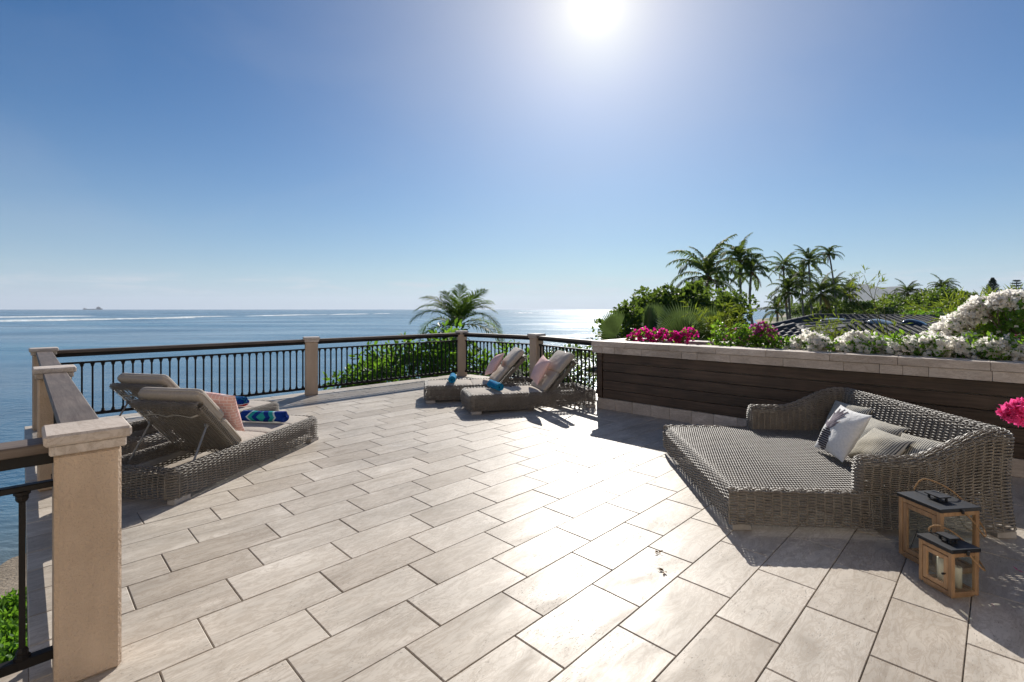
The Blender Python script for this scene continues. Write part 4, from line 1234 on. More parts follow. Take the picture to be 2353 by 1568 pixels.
# ------------------------------------------------------------------ neighbouring roofs
def barrel_tile(w, l, bump=0.055, flat=False):
    k = 9; x = np.linspace(-w / 2, w / 2, k)
    if flat: prof = 0.012 + 0 * x
    else: prof = 0.012 + bump * np.clip(np.sin((x / w + 0.5) * math.pi * 2 - 0.6) * 0.5 + 0.5, 0, 1)
    rows = []
    for y, dz in ((0, 0.035), (l * 0.5, 0.018), (l * 1.08, 0.0)):
        rows.append(np.stack([x, np.full(k, y), prof + dz], -1))
    lip = rows[0].copy(); lip[:, 2] -= 0.045 + (0.01 if flat else 0.0)
    m_ = MB(); m_.grid(np.array([lip] + rows).transpose(1, 0, 2)); return m_
def inside(p, poly):
    c = False; n = len(poly)
    for i in range(n):
        a, b = poly[i], poly[(i + 1) % n]
        if (a[1] > p[1]) != (b[1] > p[1]) and p[0] < (b[0] - a[0]) * (p[1] - a[1]) / (b[1] - a[1]) + a[0]: c = not c
    return c
def roof_face(parent, O, xd, yd, poly, tw, tl, mat, flat=False, limit=160):
    """poly in the face's own (x along the course, y up the slope) metres"""
    xd = unit(xd); yd = unit(np.asarray(yd, float) - (np.asarray(yd, float) @ xd) * xd); nz = np.cross(xd, yd)
    if nz[2] < 0: xd = -xd; poly = [(-a, b) for a, b in poly]; nz = np.cross(xd, yd)
    R = np.stack([xd, yd, nz], 1)
    P = np.array([O + R @ np.array([a, b, -0.02]) for a, b in poly])
    n = len(P); m_ = MB(); m_.add(np.concatenate([P, P - [0, 0, 0.15]]), [[0, i, i + 1] for i in range(1, n - 1)] + [[n, n + i + 1, n + i] for i in range(1, n - 1)])
    face = obj("roof_face", m_.mesh("roof_face", mat), parent)
    tm = barrel_tile(tw, tl, flat=flat).mesh("roof_tile", mat, not flat)
    eul = Matrix([[*R[0]], [*R[1]], [*R[2]]]).to_euler()
    xs = [a for a, b in poly]; ys = [b for a, b in poly]; rest = MB(); cnt = 0; cand = []
    for j in range(int((max(ys) - min(ys)) / tl) + 1):
        for i in range(int((max(xs) - min(xs)) / tw) + 2):
            a = min(xs) + (i + (0.5 if flat and j % 2 else 0)) * tw; b = min(ys) + j * tl
            if inside((a, b + tl * 0.4), poly): cand.append((a, b))
    def dist(q): p = O + R @ np.array([q[0], q[1], 0]); return abs(p[0] / max(p[1], 1) - 0.72) * 6 + p[1] * 0.2
    cand.sort(key=dist)
    for a, b in cand:
        p = O + R @ np.array([a, b, 0.0]); cnt += 1
        if cnt <= limit: obj("roof_tile", tm, face, p, rot=eul)
        else:
            t_ = barrel_tile(tw, tl, flat=flat); rest.add((t_.v[0] @ R.T) + p, t_.q[0])
    if rest.n: obj("roof_tile_field", rest.mesh("roof_tile_field", mat, not flat), face, kind="stuff")
    return R

Q = np.array([12.0, 20.8, 0.896]); RA = np.array([0.77, 0.638, 0.012])
nb = thing("tiled_house", "house with a charcoal tiled roof and skylights beyond the planter", "house", (0, 0, 0))
F1n = np.array([0.638, -0.77, 0.0]); PITCH = 0.30
dn = np.array([F1n[0], F1n[1], -PITCH])
# near slope: smooth grey courses; ridge from Q to Q + 8 RA
roof_face(nb, Q + unit(dn) * 7.4, RA, -dn, [(0.0, 0.0), (15.2, 0.0), (12.8, 7.4), (0.0, 7.4)], 0.42, 0.42, M["roof_tile"], True, 110)
# hip end towards the camera's side with rolled tiles
hn = np.array([-0.77, -0.638, -0.34])
roof_face(nb, Q + unit(hn) * 6.4, np.array([-0.638, 0.77, 0]), -hn, [(-6.7, 0.0), (6.7, 0.0), (0.3, 6.4), (-0.3, 6.4)], 0.30, 0.38, M["roof_tile"], False, 80)
# higher wing behind, rolled tiles
Tn, Vn, An = np.array([19.84, 32.0, 1.216]), np.array([9.6, 21.28, 0.528]), np.array([24.96, 28.96, 1.184])
e1 = unit(An - Tn); sl = Vn - Tn; sl = unit(sl - (sl @ e1) * e1)
xA = float((An - Tn) @ e1); xV = float((Vn - Tn) @ e1); yV = float((Vn - Tn) @ sl)
roof_face(nb, Tn + sl * yV, e1, -sl, [(xV, 0.0), (xA, 0.0), (xA, yV), (0.0, yV)], 0.30, 0.38, M["roof_tile"], False, 110)
def ridge_caps(a, b, r, n, mat, parent):
    d = (b - a) / n
    for i in range(n):
        an = np.linspace(0, math.pi, 8); u_ = unit(d); s = unit(np.cross(u_, [0, 0, 1])); up = np.cross(s, u_)
        if up[2] < 0: up = -up
        rows = []
        for k, rr in ((0.0, r * 1.06), (1.06, r * 0.94)):
            rows.append(a + d * (i + k) + rr * (np.cos(an)[:, None] * s + np.sin(an)[:, None] * up * 0.8))
        m_ = MB(); m_.grid(np.array(rows)); m_.add(np.concatenate([rows[0], [a + d * i]]), [[j, j + 1, 8] for j in range(7)])
        obj("ridge_tile", m_.mesh("ridge_tile", mat, True), parent)
ridge_caps(Q - RA * 0.1, Q + RA * 13.1, 0.12, 32, M["roof_tile"], nb)
ridge_caps(Tn - e1 * 0.2, An, 0.12, 15, M["roof_tile"], nb)
ridge_caps(Tn, Vn, 0.12, 36, M["roof_tile"], nb)
hl = unit(hn) * 6.4 + np.array([-0.638, 0.77, 0]) * 6.3
ridge_caps(Q, Q + hl, 0.17, 22, M["roof_tile"], nb)
ridge_caps(Q, Q + unit(hn) * 6.4 - np.array([-0.638, 0.77, 0]) * 6.3, 0.12, 22, M["roof_tile"], nb)
m = MB(); m.box((18.6, 25.0, -3.4), (13.0, 9.0, 4.2), rotz(math.radians(40))); part("wall", m, M["house_wall"], nb)
def skylight(c, nrm, xd, sx, sy, hgt, mat):
    s = obj("skylight", None, nb)
    R = frame(xd, nrm); eul = Matrix([[*R[0]], [*R[1]], [*R[2]]]).to_euler()
    m_ = MB(); m_.cbox((0, 0, 0.05), (sx + 0.08, sy + 0.08, 0.16), 0.01); obj("skylight_kerb", m_.mesh("skylight_kerb", M["black_metal"]), s, c, rot=eul)
    m_ = superell(sx / 2, sy / 2, hgt, 0.9, 0.45, 16, 32); m_.xf(t=(0, 0, 0.13)); obj("skylight_dome", m_.mesh("skylight_dome", mat, True), s, c, rot=eul)
n1 = unit(np.cross(RA, -dn)); n1 = n1 if n1[2] > 0 else -n1
skylight(DY(2030, 748, 24.3) - [0, 0, 0.12], n1, RA, 1.3, 1.3, 0.24, M["dome"])
skylight(DY(2100, 750, 23.4) - [0, 0, 0.12], n1, RA, 1.0, 1.0, 0.30, M["dome_dark"])
skylight(DY(1916, 742, 27.2) - [0, 0, 0.12], np.array([0, 0, 1.]), RA, 1.3, 1.3, 0.26, M["dome"])

def hip_house(name, label, c, L, W, zr, ze, ang, mat, wall):
    t = thing(name, label, "house", (c[0], c[1], 0), ang)
    hl_, hw = L / 2, W / 2; r = max(hl_ - hw, 0.3)
    V = np.array([(-hl_, -hw, ze), (hl_, -hw, ze), (hl_, hw, ze), (-hl_, hw, ze), (-r, 0, zr), (r, 0, zr)])
    m_ = MB(); m_.add2(V, [[0, 1, 5, 4], [2, 3, 4, 5]], [[1, 2, 5], [3, 0, 4]]); rf = part("roof", m_, mat, t)
    n = 16
    for side in (-1, 1):
        for j in range(n):
            f0 = j / n; y0 = side * hw * (1 - f0); z0 = ze + (zr - ze) * f0; x0 = hl_ + (r - hl_) * f0
            m2 = MB(); m2.tube([(-x0, y0, z0 + 0.02), (x0, y0, z0 + 0.02)], 0.022, 4); part("roof_course", m2, mat, rf)
    m_ = MB(); m_.box((0, 0, (ze - 4.8) / 2), (L - 0.8, W - 0.8, ze + 4.8 - 0.05)); part("wall", m_, wall, t)
g = DY(2190, 714, 38.0)
hip_house("grey_roofed_house", "house with a pale grey hipped roof behind the white blossoms", (g[0] + 1.4, 40.0), 11, 8, 1.35, -0.2, math.radians(38), M["roof_light"], M["house_wall"])
g = DY(2125, 700, 75.0)
hip_house("blue_roofed_house", "distant house with a dark blue grey roof among trees", (g[0], 78.0), 12, 10, 2.05, 0.9, math.radians(10), M["roof_teal"], M["house_wall"])

# ------------------------------------------------------------------ plants: leaf helpers
def leaves(mb, B, d, n, L, W, fold=0.12, droop=0.0):
    d = unit(d); s = unit(np.cross(d, n)); n = np.cross(s, d)
    L = np.broadcast_to(L, (len(B),))[:, None]; W = np.broadcast_to(W, (len(B),))[:, None]
    mid = B + d * L * 0.5; tip = B + d * L - n * L * droop
    V = np.stack([B, mid + s * W * 0.5 + n * W * fold, tip, mid - s * W * 0.5 + n * W * fold], 1)
    k = np.arange(len(B))[:, None] * 4
    F = np.concatenate([k + [0, 1, 2], k + [0, 2, 3]])
    mb.add(V.reshape(-1, 3), F)
def rdir(rng, n): return unit(rng.normal(size=(n, 3)))
def cloud(rng, clumps, per, L, W, up=0.25, gravity=0.15, shell=0.5, fold=0.12):
    """leaves spread over the surfaces of clumps (x, y, z, r)"""
    mb = MB()
    clumps = np.asarray(clumps, float)
    c = np.repeat(clumps, per, axis=0); N = len(c)
    o = rdir(rng, N); o[:, 2] += 0.15; o = unit(o)
    rr = c[:, 3] * (shell + (1 - shell) * rng.random(N) ** 0.5)
    B = c[:, :3] + o * rr[:, None]
    d = unit(o * 0.7 + rdir(rng, N) * 0.9 + np.array([0, 0, up - gravity]))
    n_ = unit(o + rdir(rng, N) * 0.6 + np.array([0, 0, 0.4]))
    s = rng.uniform(0.65, 1.25, N)
    leaves(mb, B, d, n_, L * s, W * s, fold)
    return mb
def crown_clumps(rng, c, R, n, r0, r1, low=-0.35):
    out = []
    while len(out) < n:
        o = rdir(rng, 1)[0]
        if o[2] < low: continue
        k = rng.uniform(0.45, 0.95)
        p = np.asarray(c) + o * np.asarray(R) * k
        out.append((*p, rng.uniform(r0, r1)))
    return out
def limb(mb, a, b, r0, r1, rng, bend=0.15, n=7, k=6):
    t = np.linspace(0, 1, n)[:, None]; a, b = np.asarray(a, float), np.asarray(b, float)
    o = rng.normal(size=3) * bend * np.linalg.norm(b - a); P = a * (1 - t) + b * t + o * np.sin(t * math.pi) * 0.6
    mb.tube(P, np.linspace(r0, r1, n), k)
def broad_tree(name, label, base, c, R, nclump, r0, r1, per, L, W, mat, seed, cat="tree", group=None, trunk_r=0.16, low=-0.35):
    rng = np.random.default_rng(seed)
    root = thing(name, label, cat, base, 0, group)
    base = np.asarray(base, float); c = np.asarray(c, float) - base
    cl = crown_clumps(rng, c, R, nclump, r0, r1, low)
    m_ = MB(); fork = c * [0.9, 0.9, 0.0] + [0, 0, max(0.3, c[2] - R[2] * 0.7)]
    limb(m_, (0, 0, -0.2), fork, trunk_r, trunk_r * 0.7, rng, 0.06, 8, 8)
    for q in cl[::max(1, nclump // 9)]: limb(m_, fork, q[:3], trunk_r * 0.5, trunk_r * 0.12, rng, 0.12, 6, 5)
    part("trunk", m_, M["bark"], root, True)
    part("crown", cloud(rng, cl, per, L, W), mat, root)
    return root

# ------------------------------------------------------------------ palms
def frond_mesh(name, seed, L, el, arch, mat, nl=34, ll=0.30, droop=0.5, lw=0.05):
    """coconut frond: rachis leaving the crown at elevation el and bending over by arch; leaflets hang from it"""
    rng = np.random.default_rng(seed)
    n = 24; s = np.linspace(0, 1, n); a = el - arch * s ** 1.3
    st = L / (n - 1)
    P = np.zeros((n, 3)); P[1:, 0] = np.cumsum(np.cos(a[:-1]) * st); P[1:, 2] = np.cumsum(np.sin(a[:-1]) * st)
    P[:, 1] = 0.04 * L * s ** 2 * rng.normal()
    m_ = MB(); m_.tube(P, np.linspace(0.022, 0.004, n) * L / 2.5, 4, False)
    T = unit(np.gradient(P, axis=0))
    t = np.linspace(0.16, 0.995, nl); i = np.clip((t * (n - 1)).astype(int), 0, n - 2); f = (t * (n - 1) - i)[:, None]
    B = P[i] * (1 - f) + P[i + 1] * f; TT_ = unit(T[i] * (1 - f) + T[i + 1] * f)
    Nn = unit(np.cross(TT_, np.array([0, 1.0, 0]))); Nn = np.where(Nn[:, 2:3] < 0, -Nn, Nn)
    ln = ll * L * np.clip(np.sin(np.clip(t, 0.1, 1) ** 0.8 * math.pi * 0.93) * 0.9 + 0.22, 0.15, 1.1)
    for sd in (-1, 1):
        S = np.array([0, sd * 1.0, 0])
        jit = rng.normal(size=(nl, 3)) * 0.10
        d0 = unit(S * 0.85 + TT_ * (0.55 + 0.5 * t[:, None]) + Nn * 0.22 + jit)
        d1 = unit(d0 + np.array([0, 0, -droop * 1.1]) + jit * 0.5)
        d2 = unit(d1 + np.array([0, 0, -droop * 2.0]))
        w = lw * L * 0.35 * np.clip(1.3 - 0.5 * t, 0.5, 1.2)
        Wd = unit(np.cross(d0, Nn))
        p0 = B; p1 = B + d0 * (ln * 0.4)[:, None]; p2 = p1 + d1 * (ln * 0.35)[:, None]; p3 = p2 + d2 * (ln * 0.3)[:, None]
        V = np.stack([p0 - Wd * w[:, None] * .4, p0 + Wd * w[:, None] * .4, p1 - Wd * w[:, None], p1 + Wd * w[:, None], p2 - Wd * w[:, None] * .6, p2 + Wd * w[:, None] * .6, p3], 1)
        k = np.arange(nl)[:, None] * 7
        m_.add2(V.reshape(-1, 3), np.concatenate([k + [0, 1, 3, 2], k + [2, 3, 5, 4]]), k + [4, 5, 6])
    return m_.mesh(name, mat)
def frond_set(mat, L, seed, **kw):
    out = []
    for i, (el, ar) in enumerate(((82, 62), (70, 85), (58, 105), (44, 108), (28, 100), (10, 88), (-8, 74), (62, 75), (36, 88))):
        out.append(frond_mesh("frond", seed + i, L, math.radians(el), math.radians(ar), mat, **kw))
    return out
FAR_F = frond_set(M["leaf_palm_far"], 3.2, 40, nl=32, ll=0.21, droop=0.75, lw=0.046)
FAR_DEAD = frond_mesh("dead_frond", 91, 2.8, math.radians(-35), math.radians(50), M["dry_leaf"], nl=24, ll=0.16, droop=0.9, lw=0.04)
NEAR_F = frond_set(M["leaf_palm"], 3.0, 60, nl=50, ll=0.27, droop=0.30, lw=0.024)
def palm(label, top, base, nf, fronds, seed, scale=1.0, r=0.13, wind=0.0, group="coconut palms beyond the planter", picks=None, bow=0.0, nuts=True):
    rng = np.random.default_rng(seed)
    top = np.asarray(top, float); base = np.asarray(base, float)
    root = thing("coconut_palm", label, "palm tree", base, 0, group)
    t = np.linspace(0, 1, 16)[:, None]; L = top - base
    P = L * t + np.array([bow, 0, 0]) * np.sin(t * math.pi) * 1.0
    m_ = MB(); rr = r * (1.0 - 0.35 * t[:, 0]) ; rr[0] *= 1.5; m_.tube(P, rr, 8); part("trunk", m_, M["palm_bark"], root, True)
    for i in range(nf):
        k = i / nf
        vi = picks[i % len(picks)] if picks else int(np.clip(round(k * 6.4 + rng.normal() * 0.5), 0, 6))
        az = i * 2.39996 + rng.normal() * 0.12
        o = obj("frond", fronds[vi], root, L + np.array([0, 0, -0.02 * i * scale]), rot=(rng.normal() * 0.12, rng.normal() * 0.06, az + wind * math.sin(az)), scale=scale * rng.uniform(0.85, 1.1))
    if nuts:
        for j in range(2):
            obj("dead_frond", FAR_DEAD, root, L + np.array([0, 0, -0.15]), rz=rng.uniform(0, 6.28), scale=scale * 0.8)
        m_ = MB()
        for j in range(6):
            a = rng.uniform(0, 6.28); q = superell(0.11, 0.11, 0.14, 1, 1, 8, 10); q.xf(t=L + np.array([math.cos(a) * 0.22, math.sin(a) * 0.22, -0.3 - 0.12 * rng.random()]) * scale)
            m_.add(q.v[0], q.q[0])
        part("coconuts", m_, M["dry_leaf"], root, True)
    return root
def gz(x, y): return float(land_z(np.array([x]), np.array([y]))[0])
def palm_px(label, cx, cy, bx, Y, nf, seed, scale, bow=0.0, r=0.14, **kw):
    top = DY(cx, cy, Y); b = DY(bx, 800, Y); b[2] = gz(b[0], Y)
    return palm(label, top, b, nf, FAR_F, seed, scale, r, bow=bow, **kw)
palm_px("broad coconut palm rising behind the round sea grape tree", 1625, 628, 1622, 34, 24, 1, 0.95, r=0.17)
palm_px("tall coconut palm with upright crown, highest of the group", 1700, 592, 1706, 42, 25, 2, 0.76, wind=0.2)
palm_px("coconut palm with a strongly curved leaning trunk above the beach", 1727, 622, 1786, 42, 20, 3, 0.7, bow=-1.0, r=0.15)
palm_px("slim coconut palm with a straight trunk next to the curved one", 1800, 612, 1832, 50, 19, 4, 0.62, bow=-0.3)
palm_px("coconut palm with full crown amid the palm grove", 1858, 600, 1872, 56, 23, 5, 0.74)
palm_px("slender coconut palm standing clear at the end of the grove, thin trunk", 1905, 582, 1916, 58, 20, 6, 0.55, r=0.12, bow=0.5)
palm_px("low coconut palm in the grove under the slim one", 1812, 668, 1822, 46, 25, 7, 0.74)
palm_px("low bushy coconut palm under the full crowned one", 1886, 672, 1884, 48, 27, 8, 0.8)
palm_px("low coconut palm at the landward end of the grove", 1945, 672, 1948, 60, 23, 9, 0.68)
palm_px("small palm by the beach with a short trunk", 1785, 712, 1790, 55, 20, 10, 0.6)
palm_px("small lone palm crown in front of the hill slope", 1952, 655, 1956, 85, 20, 11, 0.6)
palm_px("palm in the grove with yellowing fronds", 1842, 640, 1850, 62, 25, 14, 0.8)
palm_px("palm in the grove half hidden behind the low bushy one", 1915, 660, 1920, 66, 23, 15, 0.78)
palm_px("distant palm above the tree belt in front of the hill", 2085, 672, 2090, 80, 22, 12, 0.85)
palm_px("distant palm with dense crown, tallest above the tree belt", 2166, 660, 2172, 72, 24, 13, 0.72)
palm_px("small distant palm sunk in the tree belt", 2045, 690, 2048, 90, 19, 16, 0.7)

# coconut palm just outside the railing bend
npal = DY(1052, 760, 15.5)
palm("young coconut palm behind the pillar at the railing bend, fronds against the sea", npal, (npal[0] + 0.1, 15.6, gz(npal[0], 15.6)), 0, NEAR_F, 21, 0.75, 0.15, group=None, nuts=False)
npo = [o for o in bpy.data.objects if o.get("label", "").startswith("young coconut palm")][0]
rng = np.random.default_rng(8)
for az, vi, sc in ((175, 1, 0.88), (150, 7, 0.70), (120, 0, 0.80), (85, 7, 0.78), (60, 0, 0.74), (20, 7, 0.82), (5, 1, 0.80), (-10, 2, 0.84), (-25, 3, 0.92), (185, 2, 0.90), (200, 3, 0.95),
                   (250, 4, 0.80), (-5, 5, 1.0), (190, 5, 0.9), (270, 3, 0.70), (20, 4, 1.0), (160, 4, 0.95), (100, 0, 0.9), (50, 0, 0.86)):
    loc = np.array(npal) - np.array(npo.location)
    obj("frond", NEAR_F[vi], npo, loc + np.array([0, 0, 0.15]), rot=(rng.normal() * 0.15, rng.normal() * 0.05, math.radians(az) + rng.normal() * 0.1), scale=sc * 0.60)
# second young palm lower, fronds hanging behind the short railing
np2 = DY(1250, 905, 13.6)
palm("low young palm with fronds drooping behind the short railing", np2, (np2[0], 14.3, gz(np2[0], 14.3)), 16, NEAR_F, 22, 0.62, 0.12, group=None, nuts=False, picks=[1, 2, 7, 3, 2, 4, 3, 1])

# ------------------------------------------------------------------ shrubs outside the railing
def shrub(label, clumps, per, L, W, mat, seed, name="shrub", group=None):
    rng = np.random.default_rng(seed); cl = np.array([list(DY(x, y, Y)) + [r] for x, y, Y, r in clumps])
    c = cl[:, :3].mean(0); base = np.array([c[0], c[1], gz(c[0], c[1])])
    root = thing(name, label, "shrub", base, 0, group)
    cl[:, :3] -= base
    m_ = MB()
    for q in cl[::2]: limb(m_, (rng.normal() * 0.15, rng.normal() * 0.15, -0.1), q[:3], 0.045, 0.010, rng, 0.10, 7, 5)
    part("stem", m_, M["bark"], root, True)
    part("foliage", cloud(rng, cl, per, L, W, gravity=0.45), mat, root)
    return root
rng = np.random.default_rng(77)
def scatter(n, xr, yfun, Yr, rr):
    out = []
    for _ in range(n):
        x = rng.uniform(*xr); y0, y1 = yfun(x); out.append((x, rng.uniform(y0, y1), rng.uniform(*Yr), rng.uniform(*rr)))
    return out
shrub("bright green leafy shrub behind the railing, rising up to the coconut palm", scatter(52, (832, 1050), lambda x: (765 + max(0, 990 - x) * 0.34, 905), (12.9, 14.6), (0.22, 0.40)), 46, 0.24, 0.105, M["leaf_shrub"], 31)
shrub("low leafy shrub at the foot of the railing, edged by open sea", scatter(20, (765, 900), lambda x: (868 - max(0, x - 800) * 0.25, 915), (12.0, 13.0), (0.14, 0.26)), 40, 0.20, 0.085, M["leaf_shrub"], 32)
shrub("leafy shrub behind the short railing under the drooping fronds", scatter(34, (1060, 1225), lambda x: (805, 905), (12.8, 14.6), (0.2, 0.36)), 40, 0.20, 0.08, M["leaf_shrub"], 33)
shrub("dark leafy shrub between the last pillar and the stone planter", scatter(32, (1240, 1400), lambda x: (800 + 18 * math.sin(x * 0.2), 905), (11.6, 13.2), (0.16, 0.30)), 44, 0.15, 0.06, M["leaf_seagrape"], 34)

# sea grape: broad round crown beyond the planter
broad_tree("sea_grape_tree", "big rounded sea grape tree with dense leathery leaves beyond the planter", (*DY(1570, 760, 19.0)[:2], gz(6.6, 19.0)), DY(1570, 742, 19.0), (2.75, 2.0, 1.42), 150, 0.24, 0.50, 120, 0.155, 0.12, M["leaf_seagrape"], 41, low=-0.5)
broad_tree("sea_grape_shrub", "low sea grape bush in front of the round tree, sloping down to the sea", (*DY(1440, 760, 15.5)[:2], gz(3.6, 15.5)), DY(1452, 768, 15.5), (1.05, 0.9, 0.85), 46, 0.18, 0.34, 80, 0.14, 0.11, M["leaf_seagrape"], 42, "shrub", low=-0.9)

# fan palm leaves
def fan_leaf(name, seed, R, spread=165, nb_=34):
    rng = np.random.default_rng(seed); m_ = MB()
    an = np.radians(np.linspace(-spread / 2, spread / 2, nb_ * 2 + 1))
    r0, r1 = 0.06 * R, 0.66 * R
    pl = 0.042 * R * np.where(np.arange(len(an)) % 2 == 0, -1, 1)
    def pt(r, a, z): return np.stack([r * np.cos(a), r * np.sin(a), z], -1)
    cup = lambda r: 0.25 * R * (r / R) ** 2
    rows = [pt(r, an, pl * (r / r1) + cup(r)) for r in (r0, r1 * 0.5, r1)]
    m_.grid(np.array(rows))
    k = np.arange(nb_); a0, a1, am = an[2 * k], an[2 * k + 2], an[2 * k + 1]
    tip = R * (0.93 + 0.1 * rng.random(nb_)) * (1 - 0.15 * np.abs(am / an[-1]) ** 2)
    V = np.stack([pt(np.full(nb_, r1), a0, pl[0] + cup(r1) + 0 * a0), pt(np.full(nb_, r1), am, -pl[0] + cup(r1) + 0 * am), pt(np.full(nb_, r1), a1, pl[0] + cup(r1) + 0 * a1), pt(tip, am, cup(tip) - 0.05 * R * rng.random(nb_))], 1)
    kk = k[:, None] * 4
    m_.add(V.reshape(-1, 3), np.concatenate([kk + [0, 1, 3], kk + [1, 2, 3]]))
    return m_.mesh(name, M["leaf_fan"])
FAN = [fan_leaf("fan_leaf", 1, 1.0), fan_leaf("fan_leaf", 2, 1.0, 170)]
fb = DY(1535, 800, 12.2)
fan = thing("fan_palm", "fan palm with large pleated grey green leaves behind the magenta flowers", "palm tree", (fb[0], fb[1], gz(fb[0], fb[1])))
base = np.array(fan.location)
m = MB(); m.tube([(0, 0, -0.1), (0.05, 0, 2.0), (0, 0, 4.2)], [0.16, 0.13, 0.11], 8); part("trunk", m, M["palm_bark"], fan, True)
for (x, y, Y, R, upx, upz, fx, fy, v) in ((1490, 768, 12.2, 0.95, -0.45, 0.9, 0.85, -0.55, 0), (1567, 770, 11.8, 1.0, 0.10, 1.0, -0.55, -0.75, 0), (1625, 765, 12.4, 0.85, 0.55, 0.8, -0.7, -0.5, 1),
                                       (1508, 748, 13.0, 0.75, -0.3, 0.9, 0.3, -0.8, 1), (1420, 772, 12.0, 0.85, -0.9, 0.35, 0.35, -0.9, 1), (1560, 778, 11.2, 0.7, 0.3, 0.8, -0.3, -0.9, 1)):
    p = DY(x, y, Y) - base
    xd = unit(np.array([upx, 0.12, upz])); nr = np.array([fx, fy, 0.15])
    Rm = frame(xd, nr); lf = obj("fan_leaf", FAN[v], fan, p, rot=Matrix([[*Rm[0]], [*Rm[1]], [*Rm[2]]]).to_euler(), scale=R * 0.84)
    m = MB(); m.tube([np.array([0, 0, 4.0 if p[2] > 4.2 else p[2] - 0.5]), (p + [0, 0, p[2] - 0.6]) * [0.7, 0.7, 0.5], p], [0.014, 0.012, 0.009], 5); part("leaf_stalk", m, M["stem"], fan, True)

# ------------------------------------------------------------------ bamboo sprays
def spray(label, stems, leafmat_, seed, L=0.16, W=0.022, per=9, name="bamboo_spray", cat="plant", tip_only=False, twig=0.22, group=None):
    """stems: (x0, y0, x1, y1, Y) given in the view; leaves fan out at the nodes"""
    rng = np.random.default_rng(seed)
    s0 = DY(stems[0][0], stems[0][1], stems[0][4]); root = thing(name, label, cat, s0, 0, group)
    ms, ml_ = MB(), MB()
    for x0, y0, x1, y1, Y in stems:
        a, b = DY(x0, y0, Y) - s0, DY(x1, y1, Y + rng.normal() * 0.2) - s0
        n = 9; t = np.linspace(0, 1, n)[:, None]; ln = np.linalg.norm(b - a)
        P = a * (1 - t) + b * t + rng.normal(size=3) * 0.05 * ln * np.sin(t * math.pi)
        ms.tube(P, np.linspace(0.008, 0.003, n), 5)
        for k in range(2 if not tip_only else 6, n):
            for _ in range(2):
                q = P[k] + rng.normal(size=3) * 0.02; d = unit(unit(P[k] - P[k - 1]) * 0.7 + rdir(rng, 1)[0] * 0.8); e = q + d * twig * rng.uniform(0.4, 1.0)
                ms.tube([q, (q + e) / 2 + [0, 0, 0.01], e], [0.003, 0.0025, 0.002], 4, False)
                cnt = per; B = q + (e - q) * rng.uniform(0.3, 1.0, (cnt, 1))
                dd = unit(d * 0.8 + rdir(rng, cnt) * 0.75 + [0, 0, 0.15]); s = rng.uniform(0.6, 1.2, cnt)
                leaves(ml_, B, dd, rdir(rng, cnt) + [0, 0, 0.8], L * s, W * s, 0.15, 0.08)
    part("stem", ms, M["stem"], root, True); part("foliage", ml_, leafmat_, root)
    return root
rng = np.random.default_rng(9)
st = [(1655 + rng.normal() * 10, 800, 1655 + rng.normal() * 34, 700 + rng.random() * 60, 11.0) for _ in range(11)]
spray("bushy yellow green bamboo next to the fan palm leaves", st, M["leaf_bamboo"], 51, 0.16, 0.022, 6)
spray("tall bare bamboo shoots with tufts of leaves against the hill", [(2035, 780, 1985, 632, 8.6), (2030, 770, 2022, 640, 8.8), (2025, 760, 1948, 668, 8.7), (2040, 770, 2028, 690, 8.5), (2010, 690, 1968, 645, 8.7)], M["leaf_bamboo"], 52, 0.12, 0.02, 4, tip_only=True, twig=0.12)
st = [(2035 + rng.normal() * 35, 825, 2030 + rng.normal() * 60, 735 + rng.random() * 50, 8.4) for _ in range(5)]
spray("bamboo leaves rising between the skylights and the white blossoms", st, M["leaf_bamboo"], 53, 0.13, 0.018, 3)
st = [(1905 + rng.normal() * 18, 815, 1910 + rng.normal() * 32, 728 + rng.random() * 45, 8.2) for _ in range(5)]
spray("small tufts of bamboo in front of the charcoal roof ridge", st, M["leaf_bamboo"], 54, 0.13, 0.018, 3)
st = [(2290 + rng.normal() * 60, 800, 2270 + rng.normal() * 62, 674 + rng.random() * 55, 10.5) for _ in range(34)]
spray("dense clump of bamboo behind the tall white bougainvillea branch", st, M["leaf_bamboo"], 55, 0.24, 0.022, 7)
broad_tree("shrub", "dark rounded shrub behind the dense bamboo clump", (*DY(2300, 760, 14.0)[:2], gz(14, 14)), DY(2300, 764, 14.0), (1.1, 1.0, 0.75), 36, 0.2, 0.38, 70, 0.13, 0.08, M["leaf_tree"], 56, "shrub")
broad_tree("shrub", "leafy green shrub at the edge of the pale grey roof", (*DY(2128, 760, 33.0)[:2], gz(27, 33)), DY(2128, 736, 33.0), (1.5, 1.2, 0.42), 34, 0.22, 0.36, 60, 0.24, 0.13, M["leaf_shrub"], 57, "shrub")
broad_tree("shrub", "round bright shrub between the pale grey roof and the white blossoms", (*DY(2200, 770, 11.0)[:2], gz(10, 11)), DY(2196, 775, 11.0), (0.55, 0.5, 0.34), 22, 0.12, 0.2, 60, 0.12, 0.07, M["leaf_bougain"], 58, "shrub")

